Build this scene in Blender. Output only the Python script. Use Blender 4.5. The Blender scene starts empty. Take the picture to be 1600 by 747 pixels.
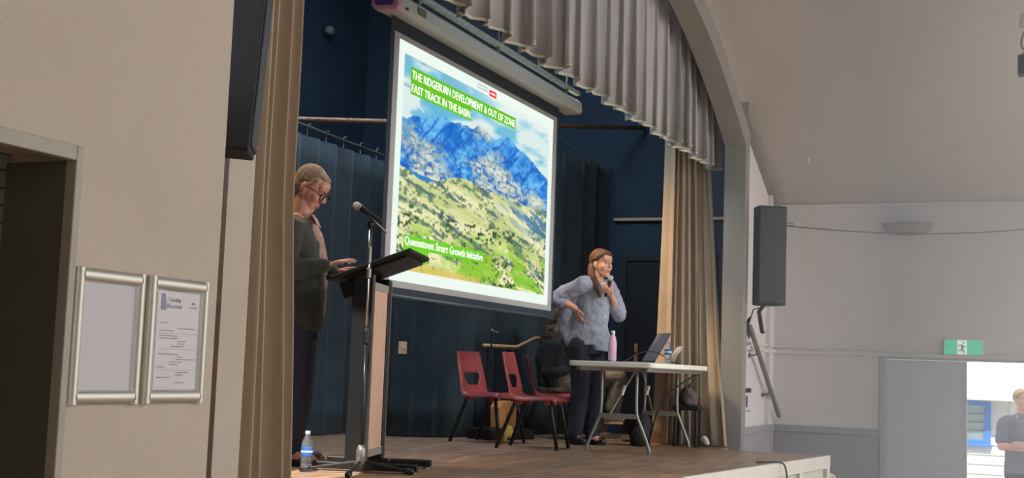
import bpy, bmesh, math, random
import numpy as np
from mathutils import Vector, Matrix, Euler
random.seed(7); rng = np.random.default_rng(7)
SC = bpy.context.scene; COL = SC.collection
R = math.radians
# ------------------------------------------------------------------ camera
cam_d = bpy.data.cameras.new('camera'); cam = bpy.data.objects.new('camera', cam_d); COL.objects.link(cam)
SC.camera = cam
YAW, PIT, ROL = R(67.056), R(5.722), R(2.110)
cam_d.sensor_fit = 'HORIZONTAL'; cam_d.sensor_width = 36.0; cam_d.lens = 36.0 * 2018.66 / 1600.0
cam_d.clip_end = 300
fw = Vector((math.sin(YAW)*math.cos(PIT), math.cos(YAW)*math.cos(PIT), math.sin(PIT)))
rt = Vector((math.cos(YAW), -math.sin(YAW), 0)); up = rt.cross(fw)
r2 = rt*math.cos(ROL) + up*math.sin(ROL); u2 = up*math.cos(ROL) - rt*math.sin(ROL)
cam.matrix_world = Matrix(((r2.x, u2.x, -fw.x, 0), (r2.y, u2.y, -fw.y, 0), (r2.z, u2.z, -fw.z, 1.72), (0, 0, 0, 1)))
# ------------------------------------------------------------------ world, sun, exposure
wd = bpy.data.worlds.new('sky'); SC.world = wd; wd.use_nodes = True
bg = wd.node_tree.nodes['Background']; bg.inputs[0].default_value = (0.93, 0.96, 1.0, 1); bg.inputs[1].default_value = 3.5
def add_light(name, kind, loc, target, energy, color, **kw):
    d = bpy.data.lights.new(name, kind); d.energy = energy; d.color = color
    for k, v in kw.items(): setattr(d, k, v)
    o = bpy.data.objects.new(name, d); COL.objects.link(o); o.location = loc
    o.rotation_euler = (Vector(target) - Vector(loc)).to_track_quat('-Z', 'Y').to_euler()
    return o
add_light('sun', 'SUN', (-20, -8, 30), (6, -2, 0), 10.0, (1.0, 0.95, 0.86), angle=R(0.6))
# stage lamps on the overhead bar, above the valance
add_light('stage_lamp_a', 'SPOT', (9.9, 5.5, 5.6), (11.75, 3.38, 2.3), 1100, (1.0, 0.66, 0.36), spot_size=R(27), spot_blend=0.6, shadow_soft_size=0.3)
add_light('stage_lamp_b', 'SPOT', (6.5, 6.3, 5.6), (7.0, 4.4, 2.6), 380, (1.0, 0.70, 0.44), spot_size=R(40), spot_blend=0.6, shadow_soft_size=0.3)
add_light('stage_lamp_c', 'SPOT', (9.6, 4.9, 5.8), (10.9, 4.0, 2.3), 60, (1.0, 0.80, 0.62), spot_size=R(44), spot_blend=0.6, shadow_soft_size=0.3)
add_light('stage_fill_added', 'AREA', (9.0, 5.2, 6.3), (9.4, 5.4, 0), 150, (0.74, 0.88, 1.0), shape='RECTANGLE', size=3.0, size_y=1.2)  # added cool fill to lift the dark stage; no fixture stands here
add_light('front_fill_added_a', 'SPOT', (9.3, -1.2, 4.9), (10.9, 3.8, 1.95), 480, (1.0, 0.96, 0.92), spot_size=R(34), spot_blend=0.9, shadow_soft_size=0.5)  # added spot, in place of hall daylight on the woman and table
add_light('front_fill_added_b', 'SPOT', (5.6, -1.2, 4.9), (7.1, 4.0, 1.9), 300, (1.0, 0.93, 0.86), spot_size=R(26), spot_blend=0.9, shadow_soft_size=0.5)  # added spot brightening the lectern and man from the front
vs = SC.view_settings
vs.view_transform = 'Standard'; vs.look = 'None'; vs.gamma = 1.0; vs.exposure = 0.0; vs.use_curve_mapping = False
# ------------------------------------------------------------------ materials
def rgb(r, g, b):
    f = lambda c: (c/255/12.92) if c/255 <= 0.04045 else ((c/255+0.055)/1.055)**2.4
    return (f(r), f(g), f(b), 1.0)
MC = {}
def mat(name, col, rough=0.6, metal=0.0, var=0.0, vscale=6.0, bump=0.0, bscale=40.0, stretch=None, spec=0.5, trans=0.0, ior=1.45, emit=0.0, sheen=0.0, alpha=1.0, col2=None):
    if name in MC: return MC[name]
    m = bpy.data.materials.new(name); m.use_nodes = True
    nt = m.node_tree; N = nt.nodes; L = nt.links; p = N['Principled BSDF']
    if len(col) == 3: col = (*col, 1)
    p.inputs['Base Color'].default_value = col; p.inputs['Roughness'].default_value = rough
    p.inputs['Metallic'].default_value = metal; p.inputs['Specular IOR Level'].default_value = spec
    p.inputs['Transmission Weight'].default_value = trans; p.inputs['IOR'].default_value = ior
    p.inputs['Alpha'].default_value = alpha
    if sheen: p.inputs['Sheen Weight'].default_value = sheen
    if emit:
        p.inputs['Emission Color'].default_value = col; p.inputs['Emission Strength'].default_value = emit
    if var or bump:
        tc = N.new('ShaderNodeTexCoord'); mp = N.new('ShaderNodeMapping'); L.new(tc.outputs['Object'], mp.inputs[0])
        if stretch: mp.inputs['Scale'].default_value = stretch
    if var:
        nz = N.new('ShaderNodeTexNoise'); nz.inputs['Scale'].default_value = vscale; nz.inputs['Detail'].default_value = 5
        L.new(mp.outputs[0], nz.inputs[0])
        mx = N.new('ShaderNodeMix'); mx.data_type = 'RGBA'
        c2 = col2 if col2 else tuple(max(0, c*(1-var)) for c in col[:3]) + (1,)
        c1 = col if col2 else tuple(min(1, c*(1+var)) for c in col[:3]) + (1,)
        mx.inputs[6].default_value = c1; mx.inputs[7].default_value = c2
        cr = N.new('ShaderNodeMapRange'); cr.inputs[1].default_value = 0.3; cr.inputs[2].default_value = 0.7
        L.new(nz.outputs[0], cr.inputs[0]); L.new(cr.outputs[0], mx.inputs[0]); L.new(mx.outputs[2], p.inputs['Base Color'])
    if bump:
        nb = N.new('ShaderNodeTexNoise'); nb.inputs['Scale'].default_value = bscale; nb.inputs['Detail'].default_value = 3
        L.new(mp.outputs[0], nb.inputs[0])
        bp = N.new('ShaderNodeBump'); bp.inputs['Strength'].default_value = bump; bp.inputs['Distance'].default_value = 0.01
        L.new(nb.outputs[0], bp.inputs['Height']); L.new(bp.outputs[0], p.inputs['Normal'])
    MC[name] = m; return m
M_WALL = mat('wall_paint_cream', rgb(177, 165, 150), 0.62, var=0.035, vscale=2.2, bump=0.25, bscale=160)
M_WALLR = mat('wall_paint_white', rgb(220, 217, 218), 0.6, var=0.03, vscale=1.6, bump=0.1, bscale=60)
M_CEIL = mat('ceiling_paint', rgb(192, 186, 183), 0.75, var=0.03, vscale=1.2)
M_DADO = mat('dado_paint_grey', rgb(156, 155, 164), 0.55, var=0.04, vscale=3)
M_ARCH = mat('arch_paint', rgb(138, 138, 135), 0.55, var=0.04, vscale=3)
M_TRIM = mat('trim_paint', rgb(168, 162, 152), 0.5)
M_DARK = mat('recess_shade_brown', rgb(74, 64, 54), 0.8)  # shade of the recess put into a dark brown
M_HFLOOR = mat('hall_floor_boards', rgb(186, 156, 120), 0.4, var=0.15, vscale=3, stretch=(0.5, 6, 1))
M_SPILLW = mat('stage_paint_blue_spill', rgb(46, 66, 86), 0.85, var=0.15, vscale=2)  # blue spill from the screen is mixed into the black wall colour
M_DRAPE = mat('drape_black_blue_spill', rgb(42, 58, 68), 0.95, var=0.2, vscale=4, sheen=0.15)  # black cloth tinted blue to carry the screen's glow
M_DRAPE2 = mat('drape_grey_blue_spill', rgb(54, 68, 78), 0.95, var=0.2, vscale=3, sheen=0.15)  # greyer drape with the same screen glow in its colour
M_CURT = mat('beige_curtain_cloth', rgb(172, 156, 136), 0.85, var=0.05, vscale=5, bump=0.15, bscale=220, sheen=0.3)
M_VAL = mat('valance_cloth', rgb(172, 172, 174), 0.85, var=0.05, vscale=5, bump=0.12, bscale=220, sheen=0.3)
M_HEM = mat('hem_tape', rgb(196, 196, 180), 0.8)
M_BLACK = mat('black_plastic', rgb(26, 27, 29), 0.5)
M_BLKMET = mat('black_metal', rgb(24, 25, 27), 0.35, metal=0.0)
M_SPK = mat('speaker_cabinet', rgb(34, 38, 44), 0.7, bump=0.2, bscale=300)
M_GRILL = mat('speaker_grille', rgb(52, 58, 68), 0.55, bump=0.3, bscale=500)
M_ALU = mat('brushed_aluminium', rgb(176, 174, 164), 0.4, metal=0.6)
M_CHROME = mat('chrome', rgb(215, 215, 215), 0.15, metal=1.0)
M_STEEL = mat('steel_grey', rgb(150, 150, 146), 0.4, metal=0.7)
M_WHITE = mat('white_paint', rgb(226, 224, 218), 0.5)
M_RED = mat('red_plastic', rgb(146, 64, 66), 0.4, var=0.04, vscale=3)
M_WOODP = mat('lectern_veneer', rgb(206, 170, 148), 0.45, var=0.10, vscale=3, stretch=(6, 6, 0.7))
M_WOODR = mat('handrail_wood', rgb(206, 168, 116), 0.45, var=0.1, vscale=8)
M_GREEN = mat('exit_green', rgb(70, 214, 170), 0.5, emit=0.75)
M_EXITW = mat('exit_white', rgb(225, 245, 232), 0.5, emit=1.0)
M_PAPER = mat('paper_white', rgb(232, 230, 228), 0.7)
M_INK = mat('paper_ink', rgb(70, 70, 78), 0.8)
M_BLUEINK = mat('paper_blue_ink', rgb(60, 84, 124), 0.8)
M_PLASTIC = mat('clear_sheet', rgb(235, 238, 245), 0.06, alpha=0.22, spec=0.8)
M_GLASS = mat('clear_bottle', rgb(225, 238, 245), 0.08, trans=0.9, ior=1.2, alpha=0.6)
M_LABELB = mat('bottle_label_blue', rgb(46, 96, 160), 0.5)
M_PINK = mat('pink_flask_paint', rgb(222, 178, 206), 0.35)
M_LAP = mat('laptop_grey', rgb(104, 104, 112), 0.4, metal=0.3)
M_LAP2 = mat('laptop_silver', rgb(176, 180, 190), 0.4, metal=0.3)
M_SKIN = mat('skin_fair', rgb(214, 160, 138), 0.5, var=0.06, vscale=20)
M_SKINM = mat('skin_ruddy', rgb(204, 146, 126), 0.5, var=0.08, vscale=16)
M_LIP = mat('lips', rgb(190, 118, 108), 0.5)
M_EYE = mat('eye_white', rgb(225, 220, 215), 0.3)
M_IRIS = mat('eye_iris', rgb(52, 40, 34), 0.3)
M_TEE = mat('shirt_grey_haze_lifted', rgb(104, 106, 114), 0.9, var=0.08, vscale=12)  # dark grey lifted to carry the haze over the outdoor figure
# ------------------------------------------------------------------ mesh builder
def basis(d):
    d = Vector(d).normalized(); a = Vector((0, 0, 1)) if abs(d.z) < 0.95 else Vector((1, 0, 0))
    x = d.cross(a).normalized(); y = d.cross(x).normalized(); return x, y, d
class MB:
    def __init__(s): s.v = []; s.f = []
    def box(s, c, size, rz=0.0, rx=0.0, ry=0.0):
        m = Euler((rx, ry, rz)).to_matrix(); b = len(s.v); c = Vector(c)
        for z in (-1, 1):
            for y in (-1, 1):
                for x in (-1, 1):
                    s.v.append(tuple(c + m @ Vector((x*size[0]/2, y*size[1]/2, z*size[2]/2))))
        for q in ((0, 2, 3, 1), (4, 5, 7, 6), (0, 1, 5, 4), (2, 6, 7, 3), (0, 4, 6, 2), (1, 3, 7, 5)): s.f.append(tuple(b+i for i in q))
        return s
    def bb(s, x0, x1, y0, y1, z0, z1): return s.box(((x0+x1)/2, (y0+y1)/2, (z0+z1)/2), (abs(x1-x0), abs(y1-y0), abs(z1-z0)))
    def rings(s, rings, closed_ends=True):
        b = len(s.v); n = len(rings[0])
        for r in rings: s.v.extend(tuple(p) for p in r)
        for i in range(len(rings)-1):
            for j in range(n):
                k = (j+1) % n
                s.f.append((b+i*n+j, b+i*n+k, b+(i+1)*n+k, b+(i+1)*n+j))
        if closed_ends:
            s.f.append(tuple(b+j for j in reversed(range(n)))); s.f.append(tuple(b+(len(rings)-1)*n+j for j in range(n)))
        return s
    def cyl(s, p0, p1, r0, r1=None, n=14):
        r1 = r0 if r1 is None else r1; p0 = Vector(p0); p1 = Vector(p1); x, y, d = basis(p1-p0)
        rg = []
        for p, r in ((p0, r0), (p1, r1)):
            rg.append([p + x*r*math.cos(2*math.pi*j/n) + y*r*math.sin(2*math.pi*j/n) for j in range(n)])
        return s.rings(rg)
    def tube(s, pts, r, n=8, smooth=0):
        pts = [Vector(p) for p in pts]
        for _ in range(smooth):
            q = [pts[0]]
            for a, b in zip(pts, pts[1:]): q += [a*0.75+b*0.25, a*0.25+b*0.75]
            pts = q + [pts[-1]]
        rs = r if isinstance(r, (list, tuple)) else [r]*len(pts)
        rg = []; px = None
        for i, p in enumerate(pts):
            d = (pts[min(i+1, len(pts)-1)] - pts[max(i-1, 0)]).normalized()
            if px is None: x, y, _ = basis(d)
            else:
                x = (px - d*px.dot(d)); x = x.normalized() if x.length > 1e-6 else basis(d)[0]; y = d.cross(x)
            px = x
            rg.append([p + x*rs[i]*math.cos(2*math.pi*j/n) + y*rs[i]*math.sin(2*math.pi*j/n) for j in range(n)])
        return s.rings(rg)
    def lathe(s, prof, c=(0, 0, 0), n=20, M=None):
        c = Vector(c); rg = []
        for r, z in prof:
            ring = [Vector((r*math.cos(2*math.pi*j/n), r*math.sin(2*math.pi*j/n), z)) for j in range(n)]
            rg.append([c + (M @ p if M else p) for p in ring])
        return s.rings(rg)
    def prism(s, poly, axis, a0, a1):
        # poly: list of 2D; axis 'x','y','z' extrusion
        def P(u, v, a): return {'x': (a, u, v), 'y': (u, a, v), 'z': (u, v, a)}[axis]
        return s.rings([[Vector(P(u, v, a0)) for u, v in poly], [Vector(P(u, v, a1)) for u, v in poly]])
    def ell(s, c, r, n=14, m=10, M=None):
        c = Vector(c); rg = []
        for i in range(m+1):
            t = math.pi*(i if 0 < i < m else (0.02 if i == 0 else m-0.02))/m
            ring = []
            for j in range(n):
                a = 2*math.pi*j/n
                q = Vector((r[0]*math.sin(t)*math.cos(a), r[1]*math.sin(t)*math.sin(a), r[2]*math.cos(t)))
                ring.append(c + (M @ q if M else q))
            rg.append(ring)
        return s.rings(rg)
    def cap(s, p0, p1, r0, r1=None, n=12):
        r1 = r0 if r1 is None else r1; p0 = Vector(p0); p1 = Vector(p1)
        x, y, d = basis(p1-p0) if (p1-p0).length > 1e-6 else basis((0, 0, 1)); rg = []
        def ring(p, r): return [p + x*r*math.cos(2*math.pi*j/n) + y*r*math.sin(2*math.pi*j/n) for j in range(n)]
        for t in (88, 60, 30): rg.append(ring(p0 - d*r0*math.sin(R(t)), r0*math.cos(R(t))))
        rg.append(ring(p0, r0)); rg.append(ring(p1, r1))
        for t in (30, 60, 88): rg.append(ring(p1 + d*r1*math.sin(R(t)), r1*math.cos(R(t))))
        return s.rings(rg)
    def chain(s, pts, rs):
        for i in range(len(pts)-1): s.cap(pts[i], pts[i+1], rs[i], rs[i+1])
        return s
    def loft(s, secs, n=20):
        # secs: (cx, cy, cz, rx, ry[, rot])
        rg = []
        for q in secs:
            c = Vector(q[:3]); a0 = R(q[5]) if len(q) > 5 else 0
            rg.append([c + Vector((q[3]*math.cos(t)*math.cos(a0) - q[4]*math.sin(t)*math.sin(a0), q[3]*math.cos(t)*math.sin(a0) + q[4]*math.sin(t)*math.cos(a0), 0)) for t in (2*math.pi*j/n for j in range(n))])
        return s.rings(rg)
    def grid(s, pts):  # pts[i][j]
        b = len(s.v); n = len(pts[0])
        for row in pts: s.v.extend(tuple(p) for p in row)
        for i in range(len(pts)-1):
            for j in range(n-1): s.f.append((b+i*n+j, b+i*n+j+1, b+(i+1)*n+j+1, b+(i+1)*n+j))
        return s
    def mesh(s, name):
        me = bpy.data.meshes.new(name); me.from_pydata(s.v, [], s.f)
        bm = bmesh.new(); bm.from_mesh(me); bmesh.ops.recalc_face_normals(bm, faces=bm.faces); bm.to_mesh(me); bm.free()
        return me
    def build(s, name, m, parent=None, smooth=False, bevel=0.0, solid=0.0):
        me = s.mesh(name); me.materials.append(m)
        o = bpy.data.objects.new(name, me); COL.objects.link(o)
        if parent: o.parent = parent
        if smooth:
            for p in me.polygons: p.use_smooth = True
        if solid:
            md = o.modifiers.new('thick', 'SOLIDIFY'); md.thickness = solid; md.offset = 0
        if bevel:
            md = o.modifiers.new('bevel', 'BEVEL'); md.width = bevel; md.segments = 2; md.limit_method = 'ANGLE'; md.angle_limit = R(40)
        return o
def thing(name, label, cat, loc=(0, 0, 0), rz=0.0, group=None):
    o = bpy.data.objects.new(name, None); COL.objects.link(o); o.location = loc; o.rotation_euler = (0, 0, rz)
    o.empty_display_size = 0.05
    return tag(o, label, cat, group)
def tag(o, label, cat, group=None):
    o['label'] = label; o['category'] = cat
    if group: o['group'] = group
    return o
def struct(o): o['kind'] = 'structure'; return o
def at(o, loc, rz=0.0): o.location = loc; o.rotation_euler = (0, 0, rz); return o
def auto_smooth(o, ang=40):
    for p in o.data.polygons: p.use_smooth = True
    o.data.set_sharp_from_angle(angle=R(ang)); return o
def remesh(mb, name, m, voxel, parent=None, smooth=6, wrinkle=0.0, wscale=0.12, subs=None):
    me = mb.mesh(name+'_src'); o = bpy.data.objects.new(name+'_src', me); COL.objects.link(o)
    md = o.modifiers.new('r', 'REMESH'); md.mode = 'VOXEL'; md.voxel_size = voxel; md.use_smooth_shade = True
    if smooth:
        sm = o.modifiers.new('s', 'SMOOTH'); sm.factor = 0.5; sm.iterations = smooth
    if wrinkle:
        tx = bpy.data.textures.new(name+'_folds', 'CLOUDS'); tx.noise_scale = wscale; tx.noise_depth = 2
        dm = o.modifiers.new('d', 'DISPLACE'); dm.texture = tx; dm.strength = wrinkle; dm.mid_level = 0.5
        dm.texture_coords = 'LOCAL'
    dg = bpy.context.evaluated_depsgraph_get(); dg.update()
    me2 = bpy.data.meshes.new_from_object(o.evaluated_get(dg)); me2.name = name
    bpy.data.objects.remove(o); me2.materials.clear(); me2.materials.append(m)
    for p in me2.polygons: p.use_smooth = True
    q = bpy.data.objects.new(name, me2); COL.objects.link(q)
    if parent: q.parent = parent
    return q
def text_mesh(txt, size, name, m, parent, loc, rot, extrude=0.001, offset=0.0, sx=1.0, spacing=1.0):
    cu = bpy.data.curves.new(name, 'FONT'); cu.body = txt; cu.size = size; cu.extrude = extrude; cu.offset = offset; cu.space_character = spacing; cu.resolution_u = 3
    o = bpy.data.objects.new(name+'_src', cu); COL.objects.link(o)
    dg = bpy.context.evaluated_depsgraph_get(); dg.update()
    me = bpy.data.meshes.new_from_object(o.evaluated_get(dg)); bpy.data.objects.remove(o); me.name = name
    me.materials.clear(); me.materials.append(m)
    q = bpy.data.objects.new(name, me); COL.objects.link(q); q.parent = parent; q.location = loc; q.rotation_euler = rot; q.scale = (sx, 1, 1)
    return q
def text_fit(txt, w, h, name, m, parent, x0, z0, y, offset=0.0):
    """words standing in an XZ plane facing -Y, together w wide, capitals h high"""
    def ext(t):
        q = text_mesh(t, 1.0, 'probe', m, None, (0, 0, 0), (0, 0, 0), extrude=0.0, offset=offset); xs = [v.co.x for v in q.data.vertices]
        bpy.data.objects.remove(q); return min(xs), max(xs)
    lo, hi = ext(txt); k = w/(hi-lo); pos = 0; bar = ext('I')[1]
    for wd_ in txt.split(' '):
        st = txt.index(wd_, pos); pos = st+len(wd_)
        adv = ext(txt[:st]+'I')[1]-bar if st else 0.0
        q = text_mesh(wd_, 1.0, name, m, parent, (x0+(adv-lo)*k, y, z0), (R(90), 0, 0), extrude=0.0005, offset=offset)
        q.scale = (k, h/0.70, 1)
S = 1.07          # stage floor height
D = 2.67          # front plane of the proscenium arch
XF = 13.79        # far side wall of the hall
# ================================================================== THE SETTING
AC, AZ, AR = 7.875, -2.72, 7.70          # segmental arch: centre x, centre z, radius
XA0, XA1 = 3.90, 11.85
def arc_z(x, dr=0.0): return AZ + math.sqrt(max(0.0, (AR+dr)**2 - (x-AC)**2))
def ceil_z(x): return 3.57 + 0.43*(XF - x) if x > AC else 3.57 + 0.43*(XF - AC) - 0.05*(AC - x)
def strip_wall(xs, zb, zt, y0, y1):
    mb = MB(); rg = []
    for x in xs: rg.append([Vector((x, y0, zb(x))), Vector((x, y1, zb(x))), Vector((x, y1, zt(x))), Vector((x, y0, zt(x)))])
    return mb.rings(rg)
# hall floor and ceiling
struct(MB().bb(-8, XF+0.2, -12, 7.8, -0.2, 0.0).build('floor', M_HFLOOR))
cl = strip_wall([-8, 5.2], ceil_z, lambda x: ceil_z(x)+0.15, -7, D+0.1)
c2_ = strip_wall([5.2, AC, XF+0.2], ceil_z, lambda x: ceil_z(x)+0.15, -1.7, D+0.1); nb_ = len(cl.v); cl.v += c2_.v; cl.f += [tuple(i+nb_ for i in f) for f in c2_.f]
struct(cl.build('ceiling', M_CEIL))
struct(MB().bb(-8.2, -8, -7, 2.3, 0, 6.0).bb(-4.0, 5.2, -7.2, -7, 0, 6.2).bb(-8.2, -7.0, -7.2, -7, 0, 6.2).build('wall_light_block', M_WALLR))  # unseen walls, added to keep sky light off the left side
# far side wall (wall_right) with double door opening
DY0, DY1, DZ = -0.02, 1.61, 1.96        # opening y range and height
mb = MB().bb(XF, XF+0.2, DY1, D+0.1, 0, 3.75).bb(XF, XF+0.2, -12, DY0, 0, 3.75).bb(XF, XF+0.2, DY0, DY1, DZ, 3.75)
wr = struct(mb.build('wall_right', M_WALLR))
MB().bb(XF-0.012, XF, DY1+0.06, D+0.1, 0, 1.17).build('dado_panel', M_DADO, wr)
MB().bb(XF-0.03, XF, DY1+0.06, D+0.1, 1.17, 1.24).build('dado_cap', M_DADO, wr, bevel=0.006)
for z0, z1, t in ((2.045, 2.07, 0.022), (1.985, 2.02, 0.03), (2.02, 2.045, 0.010)):
    MB().bb(XF-t, XF, -3, D+0.1, z0, z1).build('picture_rail', M_WALLR, wr, bevel=0.004)
struct(MB().bb(XF-0.035, XF, -12, D+0.1, 3.535, 3.575).build('trim_1', M_WALLR, bevel=0.01))
# door frame and the closed leaf
df = struct(MB().bb(XF-0.02, XF+0.1, DY1, DY1+0.06, 0, DZ+0.06).bb(XF-0.02, XF+0.1, DY0-0.06, DY0, 0, DZ+0.06).bb(XF-0.02, XF+0.1, DY0, DY1, DZ, DZ+0.06).build('trim_2', mat('door_frame_paint', rgb(182, 182, 186), 0.5), bevel=0.005))
M_DOOR = mat('door_grey_haze_lifted', rgb(206, 209, 218), 0.5, var=0.03, vscale=2)  # grey lightened so the colour carries the haze veil by the doorway
dl = struct(MB().bb(XF+0.0, XF+0.045, 0.83, DY1-0.004, 0.01, DZ-0.004).build('door_1', M_DOOR, bevel=0.003))
MB().bb(XF-0.006, XF+0.001, 1.553, 1.573, 1.80, 1.945).cyl((XF-0.012, 1.563, 1.84), (XF-0.004, 1.563, 1.84), 0.008).build('flush_bolt', M_WHITE, dl)
for z in (0.3, 1.0, 1.75): MB().cyl((XF-0.006, DY1-0.004, z-0.05), (XF-0.006, DY1-0.004, z+0.05), 0.008).build('hinge', M_STEEL, dl)
MB().bb(XF-0.004, XF+0.049, 0.828, 0.85, 0.01, DZ-0.004).build('astragal', M_DOOR, dl)
# open leaf swung outside
d2 = struct(MB().bb(XF+0.2, XF+1.0, DY0-0.05, DY0-0.005, 0.01, DZ-0.004).build('door_2', M_DOOR, bevel=0.003))
MB().cyl((XF+0.9, DY0+0.03, 0.98), (XF+0.9, DY0+0.03, 1.12), 0.01).build('handle', M_STEEL, d2)
# proscenium: arch band (proud) and the wall behind it
xs = [XA0 + (XA1-XA0)*i/48 for i in range(49)]
band = struct(strip_wall(xs, lambda x: arc_z(x), lambda x: arc_z(x, 0.2), D, D+0.2).build('wall_front', M_ARCH))
struct(MB().bb(XA1, XA1+0.17, D, D+0.2, 0, 3.876).prism([(XA1, 3.876), (XA1+0.17, 3.876), (XA1+0.17, 4.02), (XA1, arc_z(XA1, 0.2))], 'y', D, D+0.2).build('trim_3', M_ARCH))
struct(MB().bb(3.742, XA0, D, D+0.2, 0, 3.876).prism([(3.742, 3.876), (XA0, 3.876), (XA0, arc_z(XA0, 0.2)), (3.742, 4.0)], 'y', D, D+0.2).build('trim_4', M_WALL))
xs = [XA0 + (XA1+0.16-XA0)*i/48 for i in range(49)]
struct(strip_wall(xs, lambda x: arc_z(min(x, XA1), 0.1), lambda x: 6.65, D+0.1, D+0.19).build('wall_front_upper', M_WALLR))
wfs = struct(MB().bb(XA1+0.16, XF, D+0.1, D+0.2, 0, 4.35).build('wall_front_side', M_WALLR))
MB().bb(XA1+0.17, XF, D+0.088, D+0.1, 0, 1.17).build('dado_panel', M_DADO, wfs)
MB().bb(XA1+0.17, XF, D+0.07, D+0.1, 1.17, 1.24).build('dado_cap', M_DADO, wfs, bevel=0.006)
for z0, z1, t in ((2.045, 2.07, 0.022), (1.985, 2.02, 0.03)):
    MB().bb(XA1+0.17, XF, D+0.1-t, D+0.1, z0, z1).build('picture_rail', M_WALLR, wfs, bevel=0.004)
# raking board where the ceiling meets the proscenium wall, and corner post
struct(strip_wall([12.02, XF-0.06], lambda x: ceil_z(x)-0.13, lambda x: ceil_z(x), D+0.02, D+0.1).build('trim_5', M_ARCH))
struct(MB().bb(XF-0.42, XF-0.36, D+0.055, D+0.1, 1.24, ceil_z(XF-0.4)-0.05).build('trim_6', M_WALLR, bevel=0.004))
# left projecting wall with doorway
YL, LX0, LX1, LZ = 2.15, 1.50, 2.40, 2.195
wl = struct(MB().bb(LX1, 2.99, YL, YL+0.2, 0, 5.8).bb(-8, LX0, YL, YL+0.2, 0, 5.8).bb(LX0, LX1, YL, YL+0.2, LZ, 5.8).build('wall_left', M_WALL))
M_ARC = mat('architrave_paint', rgb(150, 144, 132), 0.5, var=0.06, vscale=12)
MB().bb(LX1-0.012, LX1+0.012, YL-0.012, YL+0.02, 0, LZ+0.014).build('door_jamb', M_ARC, wl, bevel=0.003)
MB().bb(LX0-0.02, LX1-0.012, YL-0.012, YL+0.02, LZ-0.022, LZ+0.014).build('door_head', M_ARC, wl, bevel=0.003)
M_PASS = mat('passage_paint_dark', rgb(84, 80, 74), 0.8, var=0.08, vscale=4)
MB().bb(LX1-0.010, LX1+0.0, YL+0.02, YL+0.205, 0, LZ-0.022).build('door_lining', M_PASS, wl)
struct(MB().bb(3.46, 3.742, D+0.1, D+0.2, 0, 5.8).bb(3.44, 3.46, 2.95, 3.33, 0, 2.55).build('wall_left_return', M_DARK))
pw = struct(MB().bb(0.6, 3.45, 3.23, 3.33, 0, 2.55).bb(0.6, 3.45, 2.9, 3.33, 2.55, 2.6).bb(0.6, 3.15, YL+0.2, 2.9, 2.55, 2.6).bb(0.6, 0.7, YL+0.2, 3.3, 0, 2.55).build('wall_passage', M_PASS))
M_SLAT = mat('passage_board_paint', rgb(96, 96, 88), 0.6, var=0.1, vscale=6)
sl = None
for i in range(42):
    z = 0.03 + i*0.0585
    if sl is None:
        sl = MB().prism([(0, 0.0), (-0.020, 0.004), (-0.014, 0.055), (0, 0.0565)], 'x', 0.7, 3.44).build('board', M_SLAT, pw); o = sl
    else:
        o = sl.copy(); COL.objects.link(o)
    o.parent = pw; o.location = (0, 3.232, z)
# stage floor, front fascia
M_STAGE = mat('stage_boards', rgb(178, 148, 124), 0.40, var=0.3, vscale=2.2, stretch=(1.2, 9, 1), bump=0.25, bscale=12, col2=rgb(128, 102, 84))
fx = [(3.0, 2.36), (7.0, 2.27), (8.1, 2.20), (11.5, 1.83), (11.52, D+0.1), (13.75, D+0.2), (13.75, 7.6), (3.0, 7.6), ]
sf = struct(MB().prism(fx, 'z', S-0.05, S).build('floor_stage', M_STAGE))
# painted front wall standing under the edge of the stage boards
fas = struct(MB().prism([(3.0, 2.37), (7.0, 2.28), (8.1, 2.21), (11.46, 1.845), (11.46, 2.0), (8.1, 2.36), (3.0, 2.5)], 'z', 0.0, S-0.05).build('wall_stage_front', mat('stage_front_paint', rgb(216, 212, 200), 0.5, var=0.04, vscale=5)))
def along(p, q, t): return (p[0]+(q[0]-p[0])*t, p[1]+(q[1]-p[1])*t)
fa, fb = (8.1, 2.20), (11.5, 1.83); fang = math.atan2(fb[1]-fa[1], fb[0]-fa[0]); flen = math.hypot(fb[0]-fa[0], fb[1]-fa[1])
def on_fascia(t0, t1, z0, z1, thick, name, m):
    c = along(fa, fb, (t0+t1)/2/flen); nx, ny = math.sin(fang), -math.cos(fang)
    o = MB().box((0, 0, 0), (t1-t0, thick, z1-z0)).build(name, m, fas, bevel=0.004)
    o.location = (c[0]+nx*(thick/2-0.006), c[1]+ny*(thick/2-0.006), (z0+z1)/2); o.rotation_euler = (0, 0, fang); return o
M_FASW = mat('stage_trim_white', rgb(226, 223, 212), 0.45, var=0.05, vscale=8)
on_fascia(0, flen+0.01, S-0.105, S+0.004, 0.03, 'top_rail', M_FASW)
on_fascia(flen-0.075, flen+0.008, 0, S-0.105, 0.026, 'stile', M_FASW)
for t in (0.6, 1.75, 2.55): on_fascia(t, t+0.07, 0, S-0.105, 0.024, 'stile', M_FASW)
MB().box((11.49, 2.28, S/2), (0.03, 0.9, S-0.002)).build('end_panel', M_FASW, fas)
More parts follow.
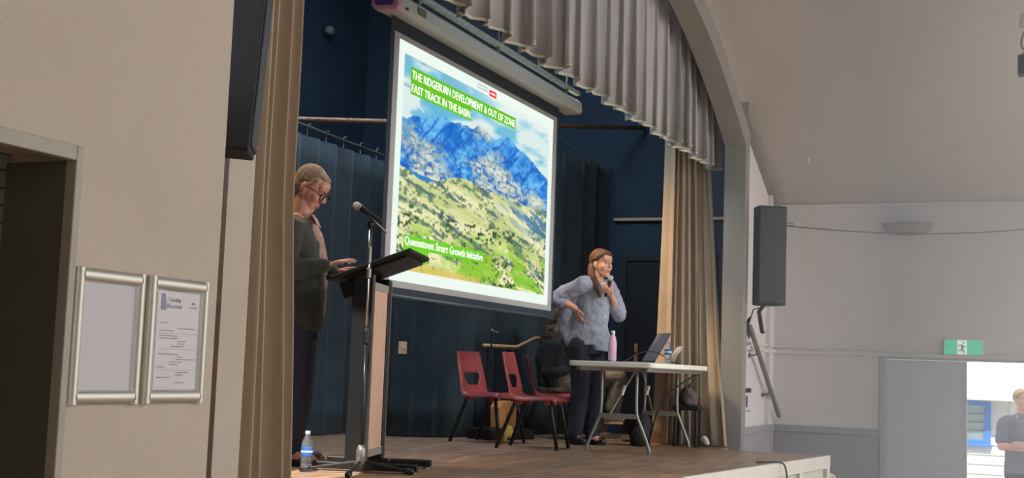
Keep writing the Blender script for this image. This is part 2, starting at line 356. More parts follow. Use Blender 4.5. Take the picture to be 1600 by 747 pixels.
# stage house: back wall, side wall, roof
struct(MB().bb(3.0, 13.9, 7.6, 7.7, 0, 6.6).build('wall_back', M_SPILLW))
SWX = 13.3
sw = struct(MB().bb(SWX, SWX+0.12, D+0.2, 7.7, 0, 6.6).build('wall_stage_side', M_SPILLW))
struct(MB().bb(2.9, 13.9, D+0.2, 7.7, 6.6, 6.7).build('ceiling_stage', M_SPILLW))
struct(MB().bb(2.95, 3.05, 3.34, 7.7, 0, 6.6).bb(3.0, XA0, D+0.2, D+0.24, 2.6, 6.6).bb(3.45, XA0, D+0.2, D+0.24, 0, 2.6).bb(XA1+0.1, 13.9, D+0.2, D+0.22, 4.3, 6.6).build('wall_stage_wing', M_SPILLW))
# stage door on the side wall
def sy(px_y13): return px_y13
d3 = struct(MB().bb(SWX-0.03, SWX+0.0, 3.35, 4.26, S, 2.92).build('door_3', mat('stage_door_black', rgb(30, 34, 40), 0.6)))
MB().bb(SWX-0.045, SWX-0.0, 4.26, 4.33, S, 2.92).bb(SWX-0.045, SWX, 3.28, 3.35, S, 2.92).bb(SWX-0.045, SWX, 3.28, 4.33, 2.92, 2.99).build('frame', mat('stage_door_frame', rgb(40, 46, 54), 0.6), d3)
MB().bb(SWX-0.038, SWX-0.029, 4.115, 4.155, 1.82, 2.03).build('push_plate', mat('copper_plate', rgb(206, 150, 112), 0.4, metal=0.3), d3, bevel=0.01)
MB().cyl((SWX-0.05, 4.135, 1.93), (SWX-0.036, 4.135, 1.93), 0.012).build('knob', M_BLACK, d3)
# ================================================================== DRAPERY
def sharp(t):   # rounded pleat profile
    return math.sin(t) + 0.28*math.sin(2*t+0.6) + 0.12*math.sin(3*t+1.1)
def drape(name, top, bot, zt, zb, folds, amp_t, amp_b, m, nu=220, nv=14, seed=0, hem=0.0, parent=None, edge=None, powr=1.0):
    """pleated sheet hanging between two plan lines (lists of xy)"""
    rr = random.Random(seed); ph = [rr.uniform(-0.8, 0.8) for _ in range(64)]
    def ev(line, u):
        n = len(line)-1; k = min(int(u*n), n-1); t = u*n-k
        return Vector((line[k][0]*(1-t)+line[k+1][0]*t, line[k][1]*(1-t)+line[k+1][1]*t, 0))
    rows = []
    for i in range(nv+1):
        v = i/nv; w = v**powr; row = []
        for j in range(nu+1):
            u = j/nu
            p = ev(top, u)*(1-w) + ev(bot, u)*w
            t = (ev(bot, min(1, u+0.01)) - ev(bot, max(0, u-0.01))).normalized(); nrm = Vector((-t.y, t.x, 0))
            k = u*folds; a = amp_t*(1-w)+amp_b*w
            off = sharp(2*math.pi*k + ph[int(k) % 64]*0.5*math.sin(math.pi*(k % 1))) * a * (0.75+0.35*ph[(int(k)+7) % 64])
            off += 0.3*a*math.sin(3.1*v+5*u*folds*0.37+seed)*v
            lat = a*0.6*math.sin(2*math.pi*k*1.0+1.3+seed)*0.5
            q = p + nrm*off + t*lat
            if edge: q = q + t*edge(u, v)
            row.append((q.x, q.y, zt*(1-v)+zb*v))
        rows.append(row)
    o = MB().grid(rows).build(name, m, parent, smooth=True, solid=0.006)
    return o
# left main curtain, gathered behind the left pier
lc = thing('stage_curtain', 'beige full-length stage curtain gathered beside the speaker column and the cream pier', 'curtain', (4.3, 2.95, S))
def led(u, v):
    z = 4.9 - 3.85*v
    return (0.02*math.exp(-((z-3.55)/0.55)**2) - 0.03*math.exp(-((z-2.35)/0.4)**2) + 0.02*max(0, (2.2-z))/1.1) * max(0, (u-0.3)/0.7)
o = drape('curtain_cloth', [(-0.38, 0.04), (-0.05, 0.0), (0.29, 0.04)], [(-0.40, 0.04), (-0.02, 0.0), (0.42, 0.04)], 3.9, 0.008, 7.4, 0.045, 0.055, M_CURT, nu=260, nv=26, seed=3, parent=lc, edge=led, powr=2.0)
drape('side_hem', [(0.31, 0.07), (0.33, 0.09)], [(0.45, 0.06), (0.48, 0.08)], 3.9, 0.008, 1, 0.008, 0.012, M_CURT, nu=20, nv=26, seed=5, parent=lc, powr=2.0, edge=lambda u, v: led(1.0, v))
# right main curtain
rc = thing('stage_curtain', 'tall tan stage curtain tied back behind the folding table, golden on its lit edge', 'curtain', (12.1, 3.15, S))
def sub(l): return [(x-12.1, y-3.15) for x, y in l]
drape('curtain_cloth', sub([(11.95, 3.44), (11.74, 3.36), (11.84, 3.28), (12.05, 3.22), (12.25, 3.19)]), sub([(11.90, 3.46), (11.68, 3.37), (11.84, 3.24), (11.96, 3.06), (11.75, 2.80)]), 3.8, 0.012, 9.5, 0.04, 0.06, M_CURT, nu=360, nv=20, seed=11, parent=rc, powr=1.2)
# valance
va = thing('stage_valance', 'grey-beige pleated valance hanging across the top of the stage arch', 'curtain', (7.9, 3.02, 3.69))
rows = []; vr = random.Random(5); npl = 24; xs0, xs1 = -3.1, 4.25; phs = [vr.uniform(0.6, 1.35) for _ in range(npl+2)]
nu = 900
for i in range(9):
    v = i/8; row = []
    for j in range(nu+1):
        u = j/nu; k = u*npl; a = phs[int(k)]*(1-(k % 1)) + phs[int(k)+1]*(k % 1)
        tt = 2*math.pi*k
        y = (0.062*math.tanh(1.7*math.sin(tt)) + 0.02*math.sin(2*tt+1) + 0.012*math.sin(5.3*tt+0.7*v))*a*(0.45+0.55*v)
        x = xs0+(xs1-xs0)*u + 0.055*math.sin(tt*2+0.5)*a*(0.4+0.6*v)
        row.append((x, y, 1.45*(1-v) + 0.012*math.sin(tt*0.5+a) * v))
    rows.append(row)
MB().grid(rows).build('valance_cloth', M_VAL, va, smooth=True, solid=0.005)
hemr = []
for i in (0, 1): hemr.append([(p[0], p[1]-0.004+0.0*i, p[2]+0.0+0.018*i) for p in rows[8]])
MB().grid(hemr).build('hem', M_HEM, va, smooth=True, solid=0.008)
MB().bb(-3.1, 4.2, -0.03, 0.03, 1.43, 1.47).build('valance_rail', M_STEEL, va)
# black masking drapes
dr = thing('masking_drape', 'dark grey masking drape hung on hooks from a thin steel wire behind the man', 'curtain', (9.8, 6.0, S))
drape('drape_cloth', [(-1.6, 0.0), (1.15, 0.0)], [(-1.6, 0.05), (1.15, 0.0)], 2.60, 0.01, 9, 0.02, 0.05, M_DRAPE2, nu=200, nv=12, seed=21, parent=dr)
MB().tube([(-1.7, 0, 2.69), (-0.4, 0, 2.685), (1.2, 0, 2.655)], 0.012).build('rod', M_STEEL, dr)
for i in range(9):
    x = -1.5 + i*0.31
    MB().tube([(x, -0.016, 2.695), (x+0.012, 0.0, 2.715), (x, 0.016, 2.69), (x-0.01, 0.006, 2.63), (x-0.016, 0, 2.595)], 0.005, n=6, smooth=1).build('hook', M_STEEL, dr)
d2r = thing('masking_drape', 'long black masking drape running along the stage side behind the red chairs', 'curtain', (11.2, 5.0, S))
def sb2(l): return [(x-11.2, y-5.0) for x, y in l]
pl = [(10.95, 5.95), (10.45, 5.55), (10.75, 5.15), (11.25, 5.02), (12.0, 4.85), (12.7, 4.6), (13.26, 4.50)]
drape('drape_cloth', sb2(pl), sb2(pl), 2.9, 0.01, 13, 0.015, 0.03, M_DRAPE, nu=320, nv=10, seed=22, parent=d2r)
# ================================================================== PROJECTION SCREEN
YS = 4.10; SX0, SX1, SZ0, SZ1 = 7.534, 10.620, 2.2357, 3.961; SW, SH = SX1-SX0, SZ1-SZ0
ps = thing('projection_screen', 'large pull-down projection screen showing a mountain valley slide with green captions', 'screen', ((SX0+SX1)/2, YS, SZ0))
def LX(u): return -SW/2 + SW*u
def LZ_(v): return SH*v
M_SCRB = mat('screen_black_border', rgb(50, 60, 70), 0.85)
M_SCRG = mat('screen_fabric_unlit', rgb(176, 176, 176), 0.8)
MB().bb(LX(0)-0.05, LX(1)+0.05, 0.004, 0.008, -0.05, SH+0.42).build('screen_fabric', M_SCRB, ps)
MB().bb(LX(0), LX(1), 0.0, 0.004, 0, SH).build('screen_margin', M_SCRG, ps)
MB().cyl((LX(0)-0.07, 0.006, -0.055), (LX(1)+0.07, 0.006, -0.055), 0.016).build('bottom_bar', mat('bar_dark', rgb(84, 96, 104), 0.4, metal=0.4), ps, smooth=True)
# slide picture: colours worked out per point of a fine grid
def vnoise(x, y, seed):
    g = np.random.default_rng(seed).random((97, 97)); xi = np.floor(x).astype(int); yi = np.floor(y).astype(int)
    fx_ = x-xi; fy_ = y-yi; fx_ = fx_*fx_*(3-2*fx_); fy_ = fy_*fy_*(3-2*fy_)
    a = g[yi % 97, xi % 97]; b = g[yi % 97, (xi+1) % 97]; c = g[(yi+1) % 97, xi % 97]; d = g[(yi+1) % 97, (xi+1) % 97]
    return (a*(1-fx_)+b*fx_)*(1-fy_) + (c*(1-fx_)+d*fx_)*fy_
def fbm(x, y, seed, oc=5, ridge=False):
    t = 0; a = 0.5; n = 0
    for k in range(oc):
        q = vnoise(x*2**k+k*13.7, y*2**k+k*7.3, seed+k)
        if ridge: q = 1-np.abs(2*q-1)
        t = t + a*q; n += a; a *= 0.5
    return t/n
def lerp(a, b, t): t = np.clip(t, 0, 1)[..., None]; return a*(1-t)+b*t
def col(*c): return np.array(c, float)/255
NU, NV = 400, 250
uu, vv = np.meshgrid(np.linspace(0, 1, NU+1), np.linspace(0, 1, NV+1))
IU0, IU1, IV0, IV1 = 0.050, 0.940, 0.072, 0.930       # picture inside the slide, in screen fractions
WU0, WU1, WV0, WV1 = 0.022, 0.970, 0.026, 0.978       # white slide
def slide(u, v):
    """u,v: fractions of the whole screen"""
    sx = [0.03, 0.049, 0.116, 0.192, 0.263, 0.32, 0.371, 0.42, 0.459, 0.50, 0.528, 0.56, 0.598, 0.625, 0.653, 0.691, 0.73, 0.773, 0.82, 0.866, 0.932, 0.99]
    sy_ = [0.655, 0.667, 0.698, 0.712, 0.750, 0.738, 0.755, 0.745, 0.776, 0.78, 0.758, 0.748, 0.768, 0.772, 0.790, 0.765, 0.752, 0.745, 0.718, 0.696, 0.662, 0.64]
    ridge = np.interp(u, sx, sy_) + 0.012*(fbm(u*38, v*0+3, 31, 4)-0.5)*2
    base = np.interp(u, [0.03, 0.13, 0.23, 0.31, 0.394, 0.5, 0.631, 0.81, 0.95], [0.485, 0.472, 0.465, 0.50, 0.522, 0.505, 0.495, 0.488, 0.50]) + 0.02*(fbm(u*12, v*0+9, 41, 3)-0.5)
    # sky
    n1 = fbm(u*7+2*v, v*16-3*u, 3, 5); n2 = fbm(u*15, v*26+5*u, 13, 4)
    c = lerp(col(120, 196, 226), col(226, 244, 240), (n1-0.36)*4.2)
    c = lerp(c, col(150, 178, 190), (n2-0.56)*4*(v > 0.80)*(u < 0.55))
    c = lerp(c, col(240, 252, 246), (v-0.84)*9*np.clip((u-0.3)*3, 0, 1))
    c = lerp(c, col(96, 184, 224), (0.85-v)*6*np.clip(0.9-np.abs(u-0.2)*2.4, 0, 1)*(n1 < 0.55))
    # mountain
    h = np.clip((v-base)/(ridge-base+1e-6), 0, 1)
    rg = fbm(u*9+1.7*v, v*13-4*u, 51, 5, True); tx = fbm(u*60, v*85, 61, 3); dg_ = fbm(u*22-16*v, v*9+u*4, 71, 4, True)
    mt = lerp(col(42, 122, 214), col(118, 196, 250), (rg-0.42)*2.6+(tx-0.5)*0.8)
    mt = lerp(mt, col(34, 104, 200), (dg_-0.70)*5)
    tan_ = lerp(col(240, 238, 212), col(160, 178, 176), (tx-0.40)*3.4)
    pm = np.clip((fbm(u*6+9, v*9+4, 81, 5)-0.50)*7 + (0.62-h)*1.7 - np.clip((u-0.52)*4, 0, 1.2)*np.clip(h*3-0.3, 0, 1) + np.clip((tx-0.5)*2.2, -0.6, 0.6), 0, 1)
    mt = lerp(mt, tan_, pm*0.92)
    mt = lerp(mt, col(30, 96, 196), (fbm(u*26+5, v*40, 91, 4, True)-0.62)*5*(1-h)*(u < 0.8)*0.8)
    c = np.where((v < ridge)[..., None], mt, c)
    # valley
    bd = fbm(u*10+30*v*0.2, v*46+u*12, 101, 4); sp = fbm(u*75, v*85, 111, 3); pt = fbm(u*5, v*16+3*u, 121, 4)
    va_ = lerp(col(246, 242, 190), col(204, 214, 138), (pt-0.42)*4)
    va_ = lerp(va_, col(118, 142, 110), (sp-0.47)*6*np.clip((bd-0.36)*6, 0, 1))
    va_ = lerp(va_, col(92, 122, 124), (bd-0.60)*8)
    va_ = lerp(va_, col(70, 132, 190), np.clip((u-0.52)*3.2, 0, 1)*np.clip(1-np.abs(v-0.43-0.06*(0.9-u))*9, 0, 1)*np.clip((fbm(u*14, v*60+u*30, 131, 3)-0.36)*5, 0, 1))
    lake = (np.abs(v-0.474-0.012*np.sin(u*26)) < 0.017-np.abs(u-0.14)*0.12)
    va_ = np.where(lake[..., None], col(58, 140, 206), va_)
    grn = np.clip((0.31-v+0.10*(fbm(u*6, v*5, 141, 3)-0.5))*9, 0, 1)*np.clip((fbm(np.floor(u*9+v*4)*1.7, np.floor(v*15-u*2)*2.3, 151, 1)-0.35)*3, 0, 1)
    va_ = lerp(va_, col(150, 206, 52), grn*np.clip((0.72-sp)*4, 0, 1))
    va_ = lerp(va_, col(66, 92, 60), (sp-0.56)*9*(v < 0.34)*np.clip((fbm(u*9, v*13, 161, 3)-0.42)*6, 0, 1))
    va_ = lerp(va_, col(150, 208, 66), np.clip((1-np.maximum(np.abs(u-0.50-0.8*(v-0.12))/0.13, np.abs(v-0.125+0.05*(u-0.5))/0.034))*20, 0, 1)*np.clip(1.25-sp, 0, 1))
    va_ = lerp(va_, col(140, 208, 60), np.clip((1-np.maximum(np.abs(u-0.80+1.2*(v-0.12))/0.09, np.abs(v-0.118+0.08*(u-0.8))/0.032))*20, 0, 1)*np.clip(1.25-sp, 0, 1))
    va_ = lerp(va_, col(238, 206, 110), np.clip((0.115-v-0.04*(u-0.2))*40, 0, 0.8)*(u < 0.5))
    c = np.where((v < base)[..., None], va_, c)
    inside = (u > IU0) & (u < IU1) & (v > IV0) & (v < IV1)
    return np.where(inside[..., None], c, col(243, 255, 247))
U_ = WU0+(WU1-WU0)*uu; V_ = WV0+(WV1-WV0)*vv
C_ = np.clip(slide(U_, V_), 0, 1); C_ = np.where(C_ <= 0.04045, C_/12.92, ((C_+0.055)/1.055)**2.4)
me = bpy.data.meshes.new('projected_slide')
vs_ = np.stack([LX(0)+SW*U_, np.full_like(U_, -0.0015), SH*V_], -1).reshape(-1, 3)
idx = np.arange((NU+1)*(NV+1)).reshape(NV+1, NU+1)
fs_ = np.stack([idx[:-1, :-1], idx[:-1, 1:], idx[1:, 1:], idx[1:, :-1]], -1).reshape(-1, 4)
me.from_pydata(vs_.tolist(), [], fs_.tolist())
at_ = me.color_attributes.new('slide', 'FLOAT_COLOR', 'POINT')
at_.data.foreach_set('color', np.concatenate([C_.reshape(-1, 3), np.ones((C_.size//3, 1))], 1).astype(np.float32).ravel())
ms = bpy.data.materials.new('projected_picture'); ms.use_nodes = True; nt = ms.node_tree
for n in list(nt.nodes): nt.nodes.remove(n)
an = nt.nodes.new('ShaderNodeVertexColor'); an.layer_name = 'slide'
em = nt.nodes.new('ShaderNodeEmission'); em.inputs[1].default_value = 0.95
ou = nt.nodes.new('ShaderNodeOutputMaterial'); nt.links.new(an.outputs[0], em.inputs[0]); nt.links.new(em.outputs[0], ou.inputs[0])
me.materials.append(ms); so = bpy.data.objects.new('projected_slide', me); COL.objects.link(so); so.parent = ps
M_CAPG = mat('caption_green', rgb(86, 170, 22), 0.8, emit=0.9); M_CAPW = mat('caption_white', rgb(250, 255, 250), 0.8, emit=0.95)
M_CAPR = mat('tag_red', rgb(226, 52, 52), 0.8, emit=0.85); M_CAPT = mat('caption_grey', rgb(190, 204, 204), 0.8, emit=0.6)
M_CAPD = mat('tree_icon_green', rgb(74, 140, 50), 0.8, emit=0.7)
def cap_box(u0, u1, v0, v1, name, m): return MB().bb(LX(u0), LX(u1), -0.004, -0.0015, LZ_(v0), LZ_(v1)).build(name, m, so)
cap_box(0.081, 0.690, 0.835, 0.890, 'title_bar', M_CAPG)
cap_box(0.083, 0.406, 0.780, 0.8345, 'title_bar', M_CAPG)
text_fit('THE RIDGEBURN DEVELOPMENT & OUT OF ZONE', SW*0.598, SH*0.033, 'title_text', M_CAPW, so, LX(0.086), LZ_(0.844), -0.005, offset=0.006)
text_fit('FAST TRACK IN THE BASIN', SW*0.314, SH*0.033, 'title_text', M_CAPW, so, LX(0.087), LZ_(0.789), -0.005, offset=0.006)
cap_box(0.082, 0.512, 0.164, 0.216, 'caption_bar', M_CAPG)
cap_box(0.082, 0.205, 0.112, 0.1635, 'caption_bar', M_CAPG)
text_fit('Queenstown Smart Growth Initiative', SW*0.422, SH*0.033, 'caption_text', M_CAPW, so, LX(0.086), LZ_(0.176), -0.005, offset=0.002)
text_fit('nc', SW*0.022, SH*0.033, 'caption_text', M_CAPW, so, LX(0.178), LZ_(0.124), -0.005, offset=0.002)
cap_box(0.513, 0.556, 0.934, 0.962, 'red_tag', M_CAPR)
for i in range(2): cap_box(0.437, 0.505, 0.944+0.014*i, 0.950+0.014*i, 'small_print', M_CAPT)
cap_box(0.520, 0.549, 0.943, 0.952, 'tag_text', M_CAPW)
# housing
hx0, hx1 = LX(0)-0.12, LX(1)+0.30
prof = [(-0.10, 0.0), (-0.115, 0.03), (-0.105, 0.10), (-0.06, 0.135), (0.06, 0.135), (0.085, 0.10), (0.085, 0.03), (0.05, 0.0)]
cz = 4.056-SZ0
M_HOUS = mat('screen_housing', rgb(206, 206, 198), 0.4)
ho = MB().prism([(y, z+cz) for y, z in prof], 'x', hx0, hx1).build('housing', M_HOUS, ps, bevel=0.006)
MB().prism([(y*1.04, (z-0.065)*1.08+0.065+cz) for y, z in prof], 'x', hx0-0.07, hx0).build('end_cap', mat('end_cap_mauve', rgb(226, 176, 196), 0.5), ps, bevel=0.01)
MB().prism([(y*0.7, (z-0.065)*0.6+0.065+cz) for y, z in prof], 'x', hx0-0.074, hx0-0.068).build('cap_badge', mat('cap_purple', rgb(112, 74, 156), 0.5), ps)
MB().prism([(y*1.03, (z-0.065)*1.06+0.065+cz) for y, z in prof], 'x', hx1, hx1+0.03).build('end_cap', M_HOUS, ps, bevel=0.01)
MB().bb(hx0+0.22, hx0+0.34, -0.118, -0.09, cz+0.035, cz+0.085).build('switch_plate', mat('switch_taupe', rgb(120, 108, 98), 0.5), ps)
MB().bb(hx0+0.04, hx0+0.08, -0.117, -0.1, cz+0.02, cz+0.035).build('slot', M_BLACK, ps)
MB().bb(hx0, hx1, -0.10, -0.06, cz+0.165, cz+0.20).build('rail', mat('galvanised', rgb(190, 196, 186), 0.5, metal=0.4, var=0.3, vscale=40), ps)
for x in (hx0+0.3, 0.0, hx1-0.3): MB().bb(x-0.02, x+0.02, -0.09, -0.07, cz+0.13, cz+0.17).bb(x-0.006, x+0.006, -0.086, -0.074, cz+0.19, 6.6-SZ0).build('hanger', M_STEEL, ps)
# ================================================================== LECTERN
lt = thing('lectern', 'tall lectern with pale veneer front panel, black posts and tilted black reading shelf', 'lectern', (7.12, 3.94, S), R(16))
for s in (-1, 1):
    MB().bb(s*0.225-0.03, s*0.225+0.03, -0.37, 0.30, 0.012, 0.055).build('base_foot', M_BLKMET, lt, bevel=0.006)
    for y in (-0.34, 0.27): MB().cyl((s*0.225, y, 0), (s*0.225, y, 0.014), 0.02).build('foot_glide', M_STEEL, lt)
    MB().bb(s*0.225-0.028, s*0.225+0.028, -0.055, 0.075, 0.055, 1.19).build('post', M_BLKMET, lt, bevel=0.006)
    MB().bb(s*0.225-0.03+(0.0 if s < 0 else 0.05), s*0.225-0.02+(0.0 if s < 0 else 0.05), -0.062, -0.05, 0.06, 1.18).build('edge_strip', M_STEEL, lt)
MB().bb(-0.197, 0.197, -0.045, -0.03, 0.13, 1.10).build('front_panel', M_WOODP, lt)
MB().bb(-0.197, 0.197, -0.052, -0.028, 0.085, 0.13).build('bottom_rail', M_ALU, lt)
MB().bb(-0.197, 0.197, -0.052, -0.028, 1.10, 1.145).build('top_rail', M_ALU, lt)
MB().bb(-0.197, 0.197, -0.02, 0.06, 0.10, 0.14).build('stretcher', M_BLKMET, lt)
tl = math.atan2(0.20, 0.52)
sh = MB().box((0, 0, 0), (0.62, 0.53, 0.028)).build('shelf', M_BLACK, lt, bevel=0.01); sh.location = (0, -0.04, 1.245); sh.rotation_euler = (-tl, 0, 0)
MB().bb(-0.27, 0.27, -0.22, 0.18, -0.03, -0.014).build('shelf_tray', M_BLKMET, sh, bevel=0.004)
MB().bb(-0.30, 0.30, 0.26, 0.285, 0.0, 0.03).build('paper_stop', M_BLACK, sh)
MB().bb(-0.2, 0.2, 0.08, 0.24, -0.13, -0.115).bb(-0.2, -0.19, 0.08, 0.24, -0.115, -0.03).bb(0.19, 0.2, 0.08, 0.24, -0.115, -0.03).build('under_shelf', M_BLKMET, sh)
pp = tag(MB().box((0, 0, 0), (0.30, 0.21, 0.006)).build('notes_sheet', M_PAPER, None), 'white speaking notes lying on the lectern shelf under a hand', 'paper')
pp.matrix_world = Matrix.Translation((7.12, 3.94, S)) @ Matrix.Rotation(R(16), 4, 'Z') @ Matrix.Translation((0.0, 0.055, 1.232)) @ Matrix.Rotation(-tl, 4, 'X') @ Matrix.Translation((0, 0, -0.0005))
# ================================================================== MICROPHONE STAND
VR = -YAW     # local x = towards picture right, local y = away from the viewer
mst = thing('microphone_stand', 'black boom microphone stand on tripod legs in front of the lectern', 'microphone stand', (6.76, 3.80, S), VR)
MB().cyl((0.02, 0, 0.06), (0.018, 0, 0.80), 0.011).build('lower_tube', mat('stand_black_gloss', rgb(34, 36, 38), 0.25), mst, smooth=True)
MB().cyl((0.018, 0, 0.80), (0.012, 0, 1.47), 0.0075).build('upper_tube', M_CHROME, mst, smooth=True)
MB().lathe([(0.012, 0), (0.019, 0.01), (0.019, 0.08), (0.013, 0.10)], (0.018, 0, 0.76)).build('height_clutch', M_BLACK, mst)
MB().lathe([(0.008, 0), (0.015, 0.01), (0.015, 0.06), (0.008, 0.07)], (0.016, 0, 1.15)).lathe([(0.008, 0), (0.013, 0.01), (0.013, 0.10), (0.008, 0.11)], (0.015, 0, 1.24)).build('collar', M_STEEL, mst)
MB().lathe([(0.013, 0), (0.028, 0.02), (0.028, 0.09), (0.016, 0.12)], (0.02, 0, 0.05)).build('tripod_hub', M_STEEL, mst, smooth=True)
for a in (178, 10, 268):
    e = Vector((0.32*math.cos(R(a)), 0.32*math.sin(R(a)), 0.02)); k = Vector((0.02, 0, 0.075))
    lg = MB().cyl(k, e, 0.009, n=10).build('leg', M_BLKMET, mst)
    MB().cap(e-(e-k).normalized()*0.03, e+(e-k).normalized()*0.005, 0.019).build('rubber_foot', M_BLACK, lg, smooth=True)
MB().cyl((0.0, 0, 1.46), (0.032, 0, 1.49), 0.013).cyl((0.012, -0.02, 1.478), (0.012, 0.02, 1.478), 0.016).build('boom_joint', M_BLACK, mst, smooth=True)
MB().cyl((-0.045, 0, 1.572), (0.115, 0, 1.43), 0.0055).build('boom_arm', M_STEEL, mst, smooth=True)
MB().tube([(0.02, 0.014, 0.08), (0.024, 0.014, 0.5), (0.01, 0.013, 0.9), (0.026, 0.012, 1.25), (0.02, 0.012, 1.44), (0.05, 0.01, 1.475), (0.0, 0.012, 1.53)], 0.004, n=6, smooth=2).build('cable_run', M_BLACK, mst)
def handheld(name, label, loc, direction, rz=0.0):
    """microphone: grille ball at origin, body along direction"""
    t = thing(name, label, 'microphone', loc, rz); d = Vector(direction).normalized()
    M = d.to_track_quat('Z', 'Y').to_matrix()
    MB().ell((0, 0, 0), (0.025, 0.025, 0.026), M=M).build('grille', mat('mic_mesh', rgb(206, 206, 200), 0.4, metal=0.4, bump=0.6, bscale=600), t, smooth=True)
    MB().lathe([(0.0235, 0.014), (0.0245, 0.018), (0.0245, 0.024), (0.021, 0.028)], (0, 0, 0), M=M).build('collar', M_STEEL, t, smooth=True)
    MB().lathe([(0.020, 0.026), (0.017, 0.06), (0.0125, 0.165), (0.011, 0.17)], (0, 0, 0), M=M).build('body', M_BLACK, t, smooth=True)
    return t
ca, sa = math.cos(VR), math.sin(VR)
def loc2w(base, a, d, z): return (base[0]+a*ca-d*sa, base[1]+a*sa+d*ca, base[2]+z)
handheld('microphone', 'vocal microphone clipped to the boom stand at the lectern', loc2w((6.76, 3.80, S), -0.075, 0, 1.588), (0.05, 0, -0.028), VR)
# ================================================================== FOLDING TABLE
TX0, TX1, TY0, TY1, TZ = 9.93, 11.72, 2.95, 3.67, 0.735
tb = thing('folding_table', 'white plastic folding table with grey wishbone legs at the edge of the stage', 'table', ((TX0+TX1)/2, (TY0+TY1)/2, S))
hx, hy = (TX1-TX0)/2, (TY1-TY0)/2
rp = []
for cx_, cy_, a0 in ((hx-0.05, hy-0.05, 0), (-hx+0.05, hy-0.05, 90), (-hx+0.05, -hy+0.05, 180), (hx-0.05, -hy+0.05, 270)):
    for k in range(5): rp.append((cx_+0.05*math.cos(R(a0+k*22.5)), cy_+0.05*math.sin(R(a0+k*22.5))))
auto_smooth(MB().prism(rp, 'z', TZ-0.042, TZ).build('table_top', mat('table_plastic', rgb(236, 236, 228), 0.45), tb, bevel=0.006))
MB().bb(-hx+0.05, hx-0.05, -hy+0.06, -hy+0.09, TZ-0.075, TZ-0.042).bb(-hx+0.05, hx-0.05, hy-0.09, hy-0.06, TZ-0.075, TZ-0.042).build('under_rail', M_STEEL, tb)
M_TLEG = mat('table_leg_grey', rgb(150, 152, 148), 0.35, metal=0.4)
for ex in (-hx+0.26, hx-0.30):
    for s in (-1, 1):
        MB().tube([(ex, s*0.15, TZ-0.06), (ex, s*0.15, 0.33), (ex, s*0.17, 0.27), (ex, s*0.265, 0.05), (ex, s*0.27, 0.0)], 0.0135, n=10, smooth=1).build('leg', M_TLEG, tb, smooth=True)
    MB().bb(ex-0.012, ex+0.012, -0.165, 0.165, 0.275, 0.315).build('cross_bar', M_TLEG, tb)
    ix = ex*0.15
    MB().cyl((ex, 0.08, 0.295), ((ex+ix)/2, 0.05, 0.50), 0.008).build('brace', M_TLEG, tb)
    MB().cyl(((ex+ix)/2, 0.05, 0.50), (ix, 0.03, TZ-0.06), 0.008).build('brace', M_TLEG, tb)
    MB().cap(((ex+ix)/2-0.03, 0.05, 0.47), ((ex+ix)/2+0.03, 0.05, 0.53), 0.014).build('brace_lock', M_WHITE, tb)
TT = S+TZ
# things on the table
fl = thing('drink_flask', 'pale pink metal drink flask with silver cap on the folding table', 'bottle', (10.62, 3.52, TT))
MB().lathe([(0.034, 0), (0.036, 0.008), (0.036, 0.16), (0.030, 0.20), (0.021, 0.225), (0.019, 0.235)], n=24).build('body', M_PINK, fl, smooth=True)
MB().lathe([(0.020, 0.232), (0.0205, 0.236), (0.0205, 0.268), (0.018, 0.272)], n=20).build('cap', M_CHROME, fl, smooth=True)
MB().lathe([(0.0345, 0), (0.0368, 0.004), (0.0368, 0.012), (0.036, 0.014)], n=20).build('base_ring', M_STEEL, fl, smooth=True)
def water_bottle(label, loc, sc=1.0):
    t = thing('water_bottle', label, 'bottle', loc); 
    MB().lathe([(0.028*sc, 0), (0.033*sc, 0.012*sc), (0.033*sc, 0.04*sc), (0.030*sc, 0.045*sc), (0.033*sc, 0.05*sc), (0.033*sc, 0.085*sc), (0.0315*sc, 0.09*sc), (0.0315*sc, 0.135*sc), (0.033*sc, 0.14*sc), (0.031*sc, 0.165*sc), (0.014*sc, 0.20*sc), (0.0125*sc, 0.21*sc)], n=20).build('body', M_GLASS, t, smooth=True)
    MB().lathe([(0.0335*sc, 0.088*sc), (0.0338*sc, 0.09*sc), (0.0338*sc, 0.136*sc), (0.0335*sc, 0.138*sc)], n=20).build('label', M_LABELB, t, smooth=True)
    MB().lathe([(0.0336*sc, 0.108*sc), (0.0342*sc, 0.11*sc), (0.0342*sc, 0.116*sc), (0.0336*sc, 0.118*sc)], n=20).build('label_lettering', M_PAPER, t)
    MB().lathe([(0.0145*sc, 0.207*sc), (0.015*sc, 0.209*sc), (0.015*sc, 0.224*sc), (0.013*sc, 0.227*sc)], n=16).build('cap', mat('cap_pale_blue', rgb(150, 168, 184), 0.4), t, smooth=True)
    return t
water_bottle('clear water bottle with blue label standing on the table by the laptops', (10.74, 3.06, TT), 0.92)
water_bottle('clear plastic water bottle on the stage floor at the foot of the left curtain', (6.667, 4.088, S), 1.05)
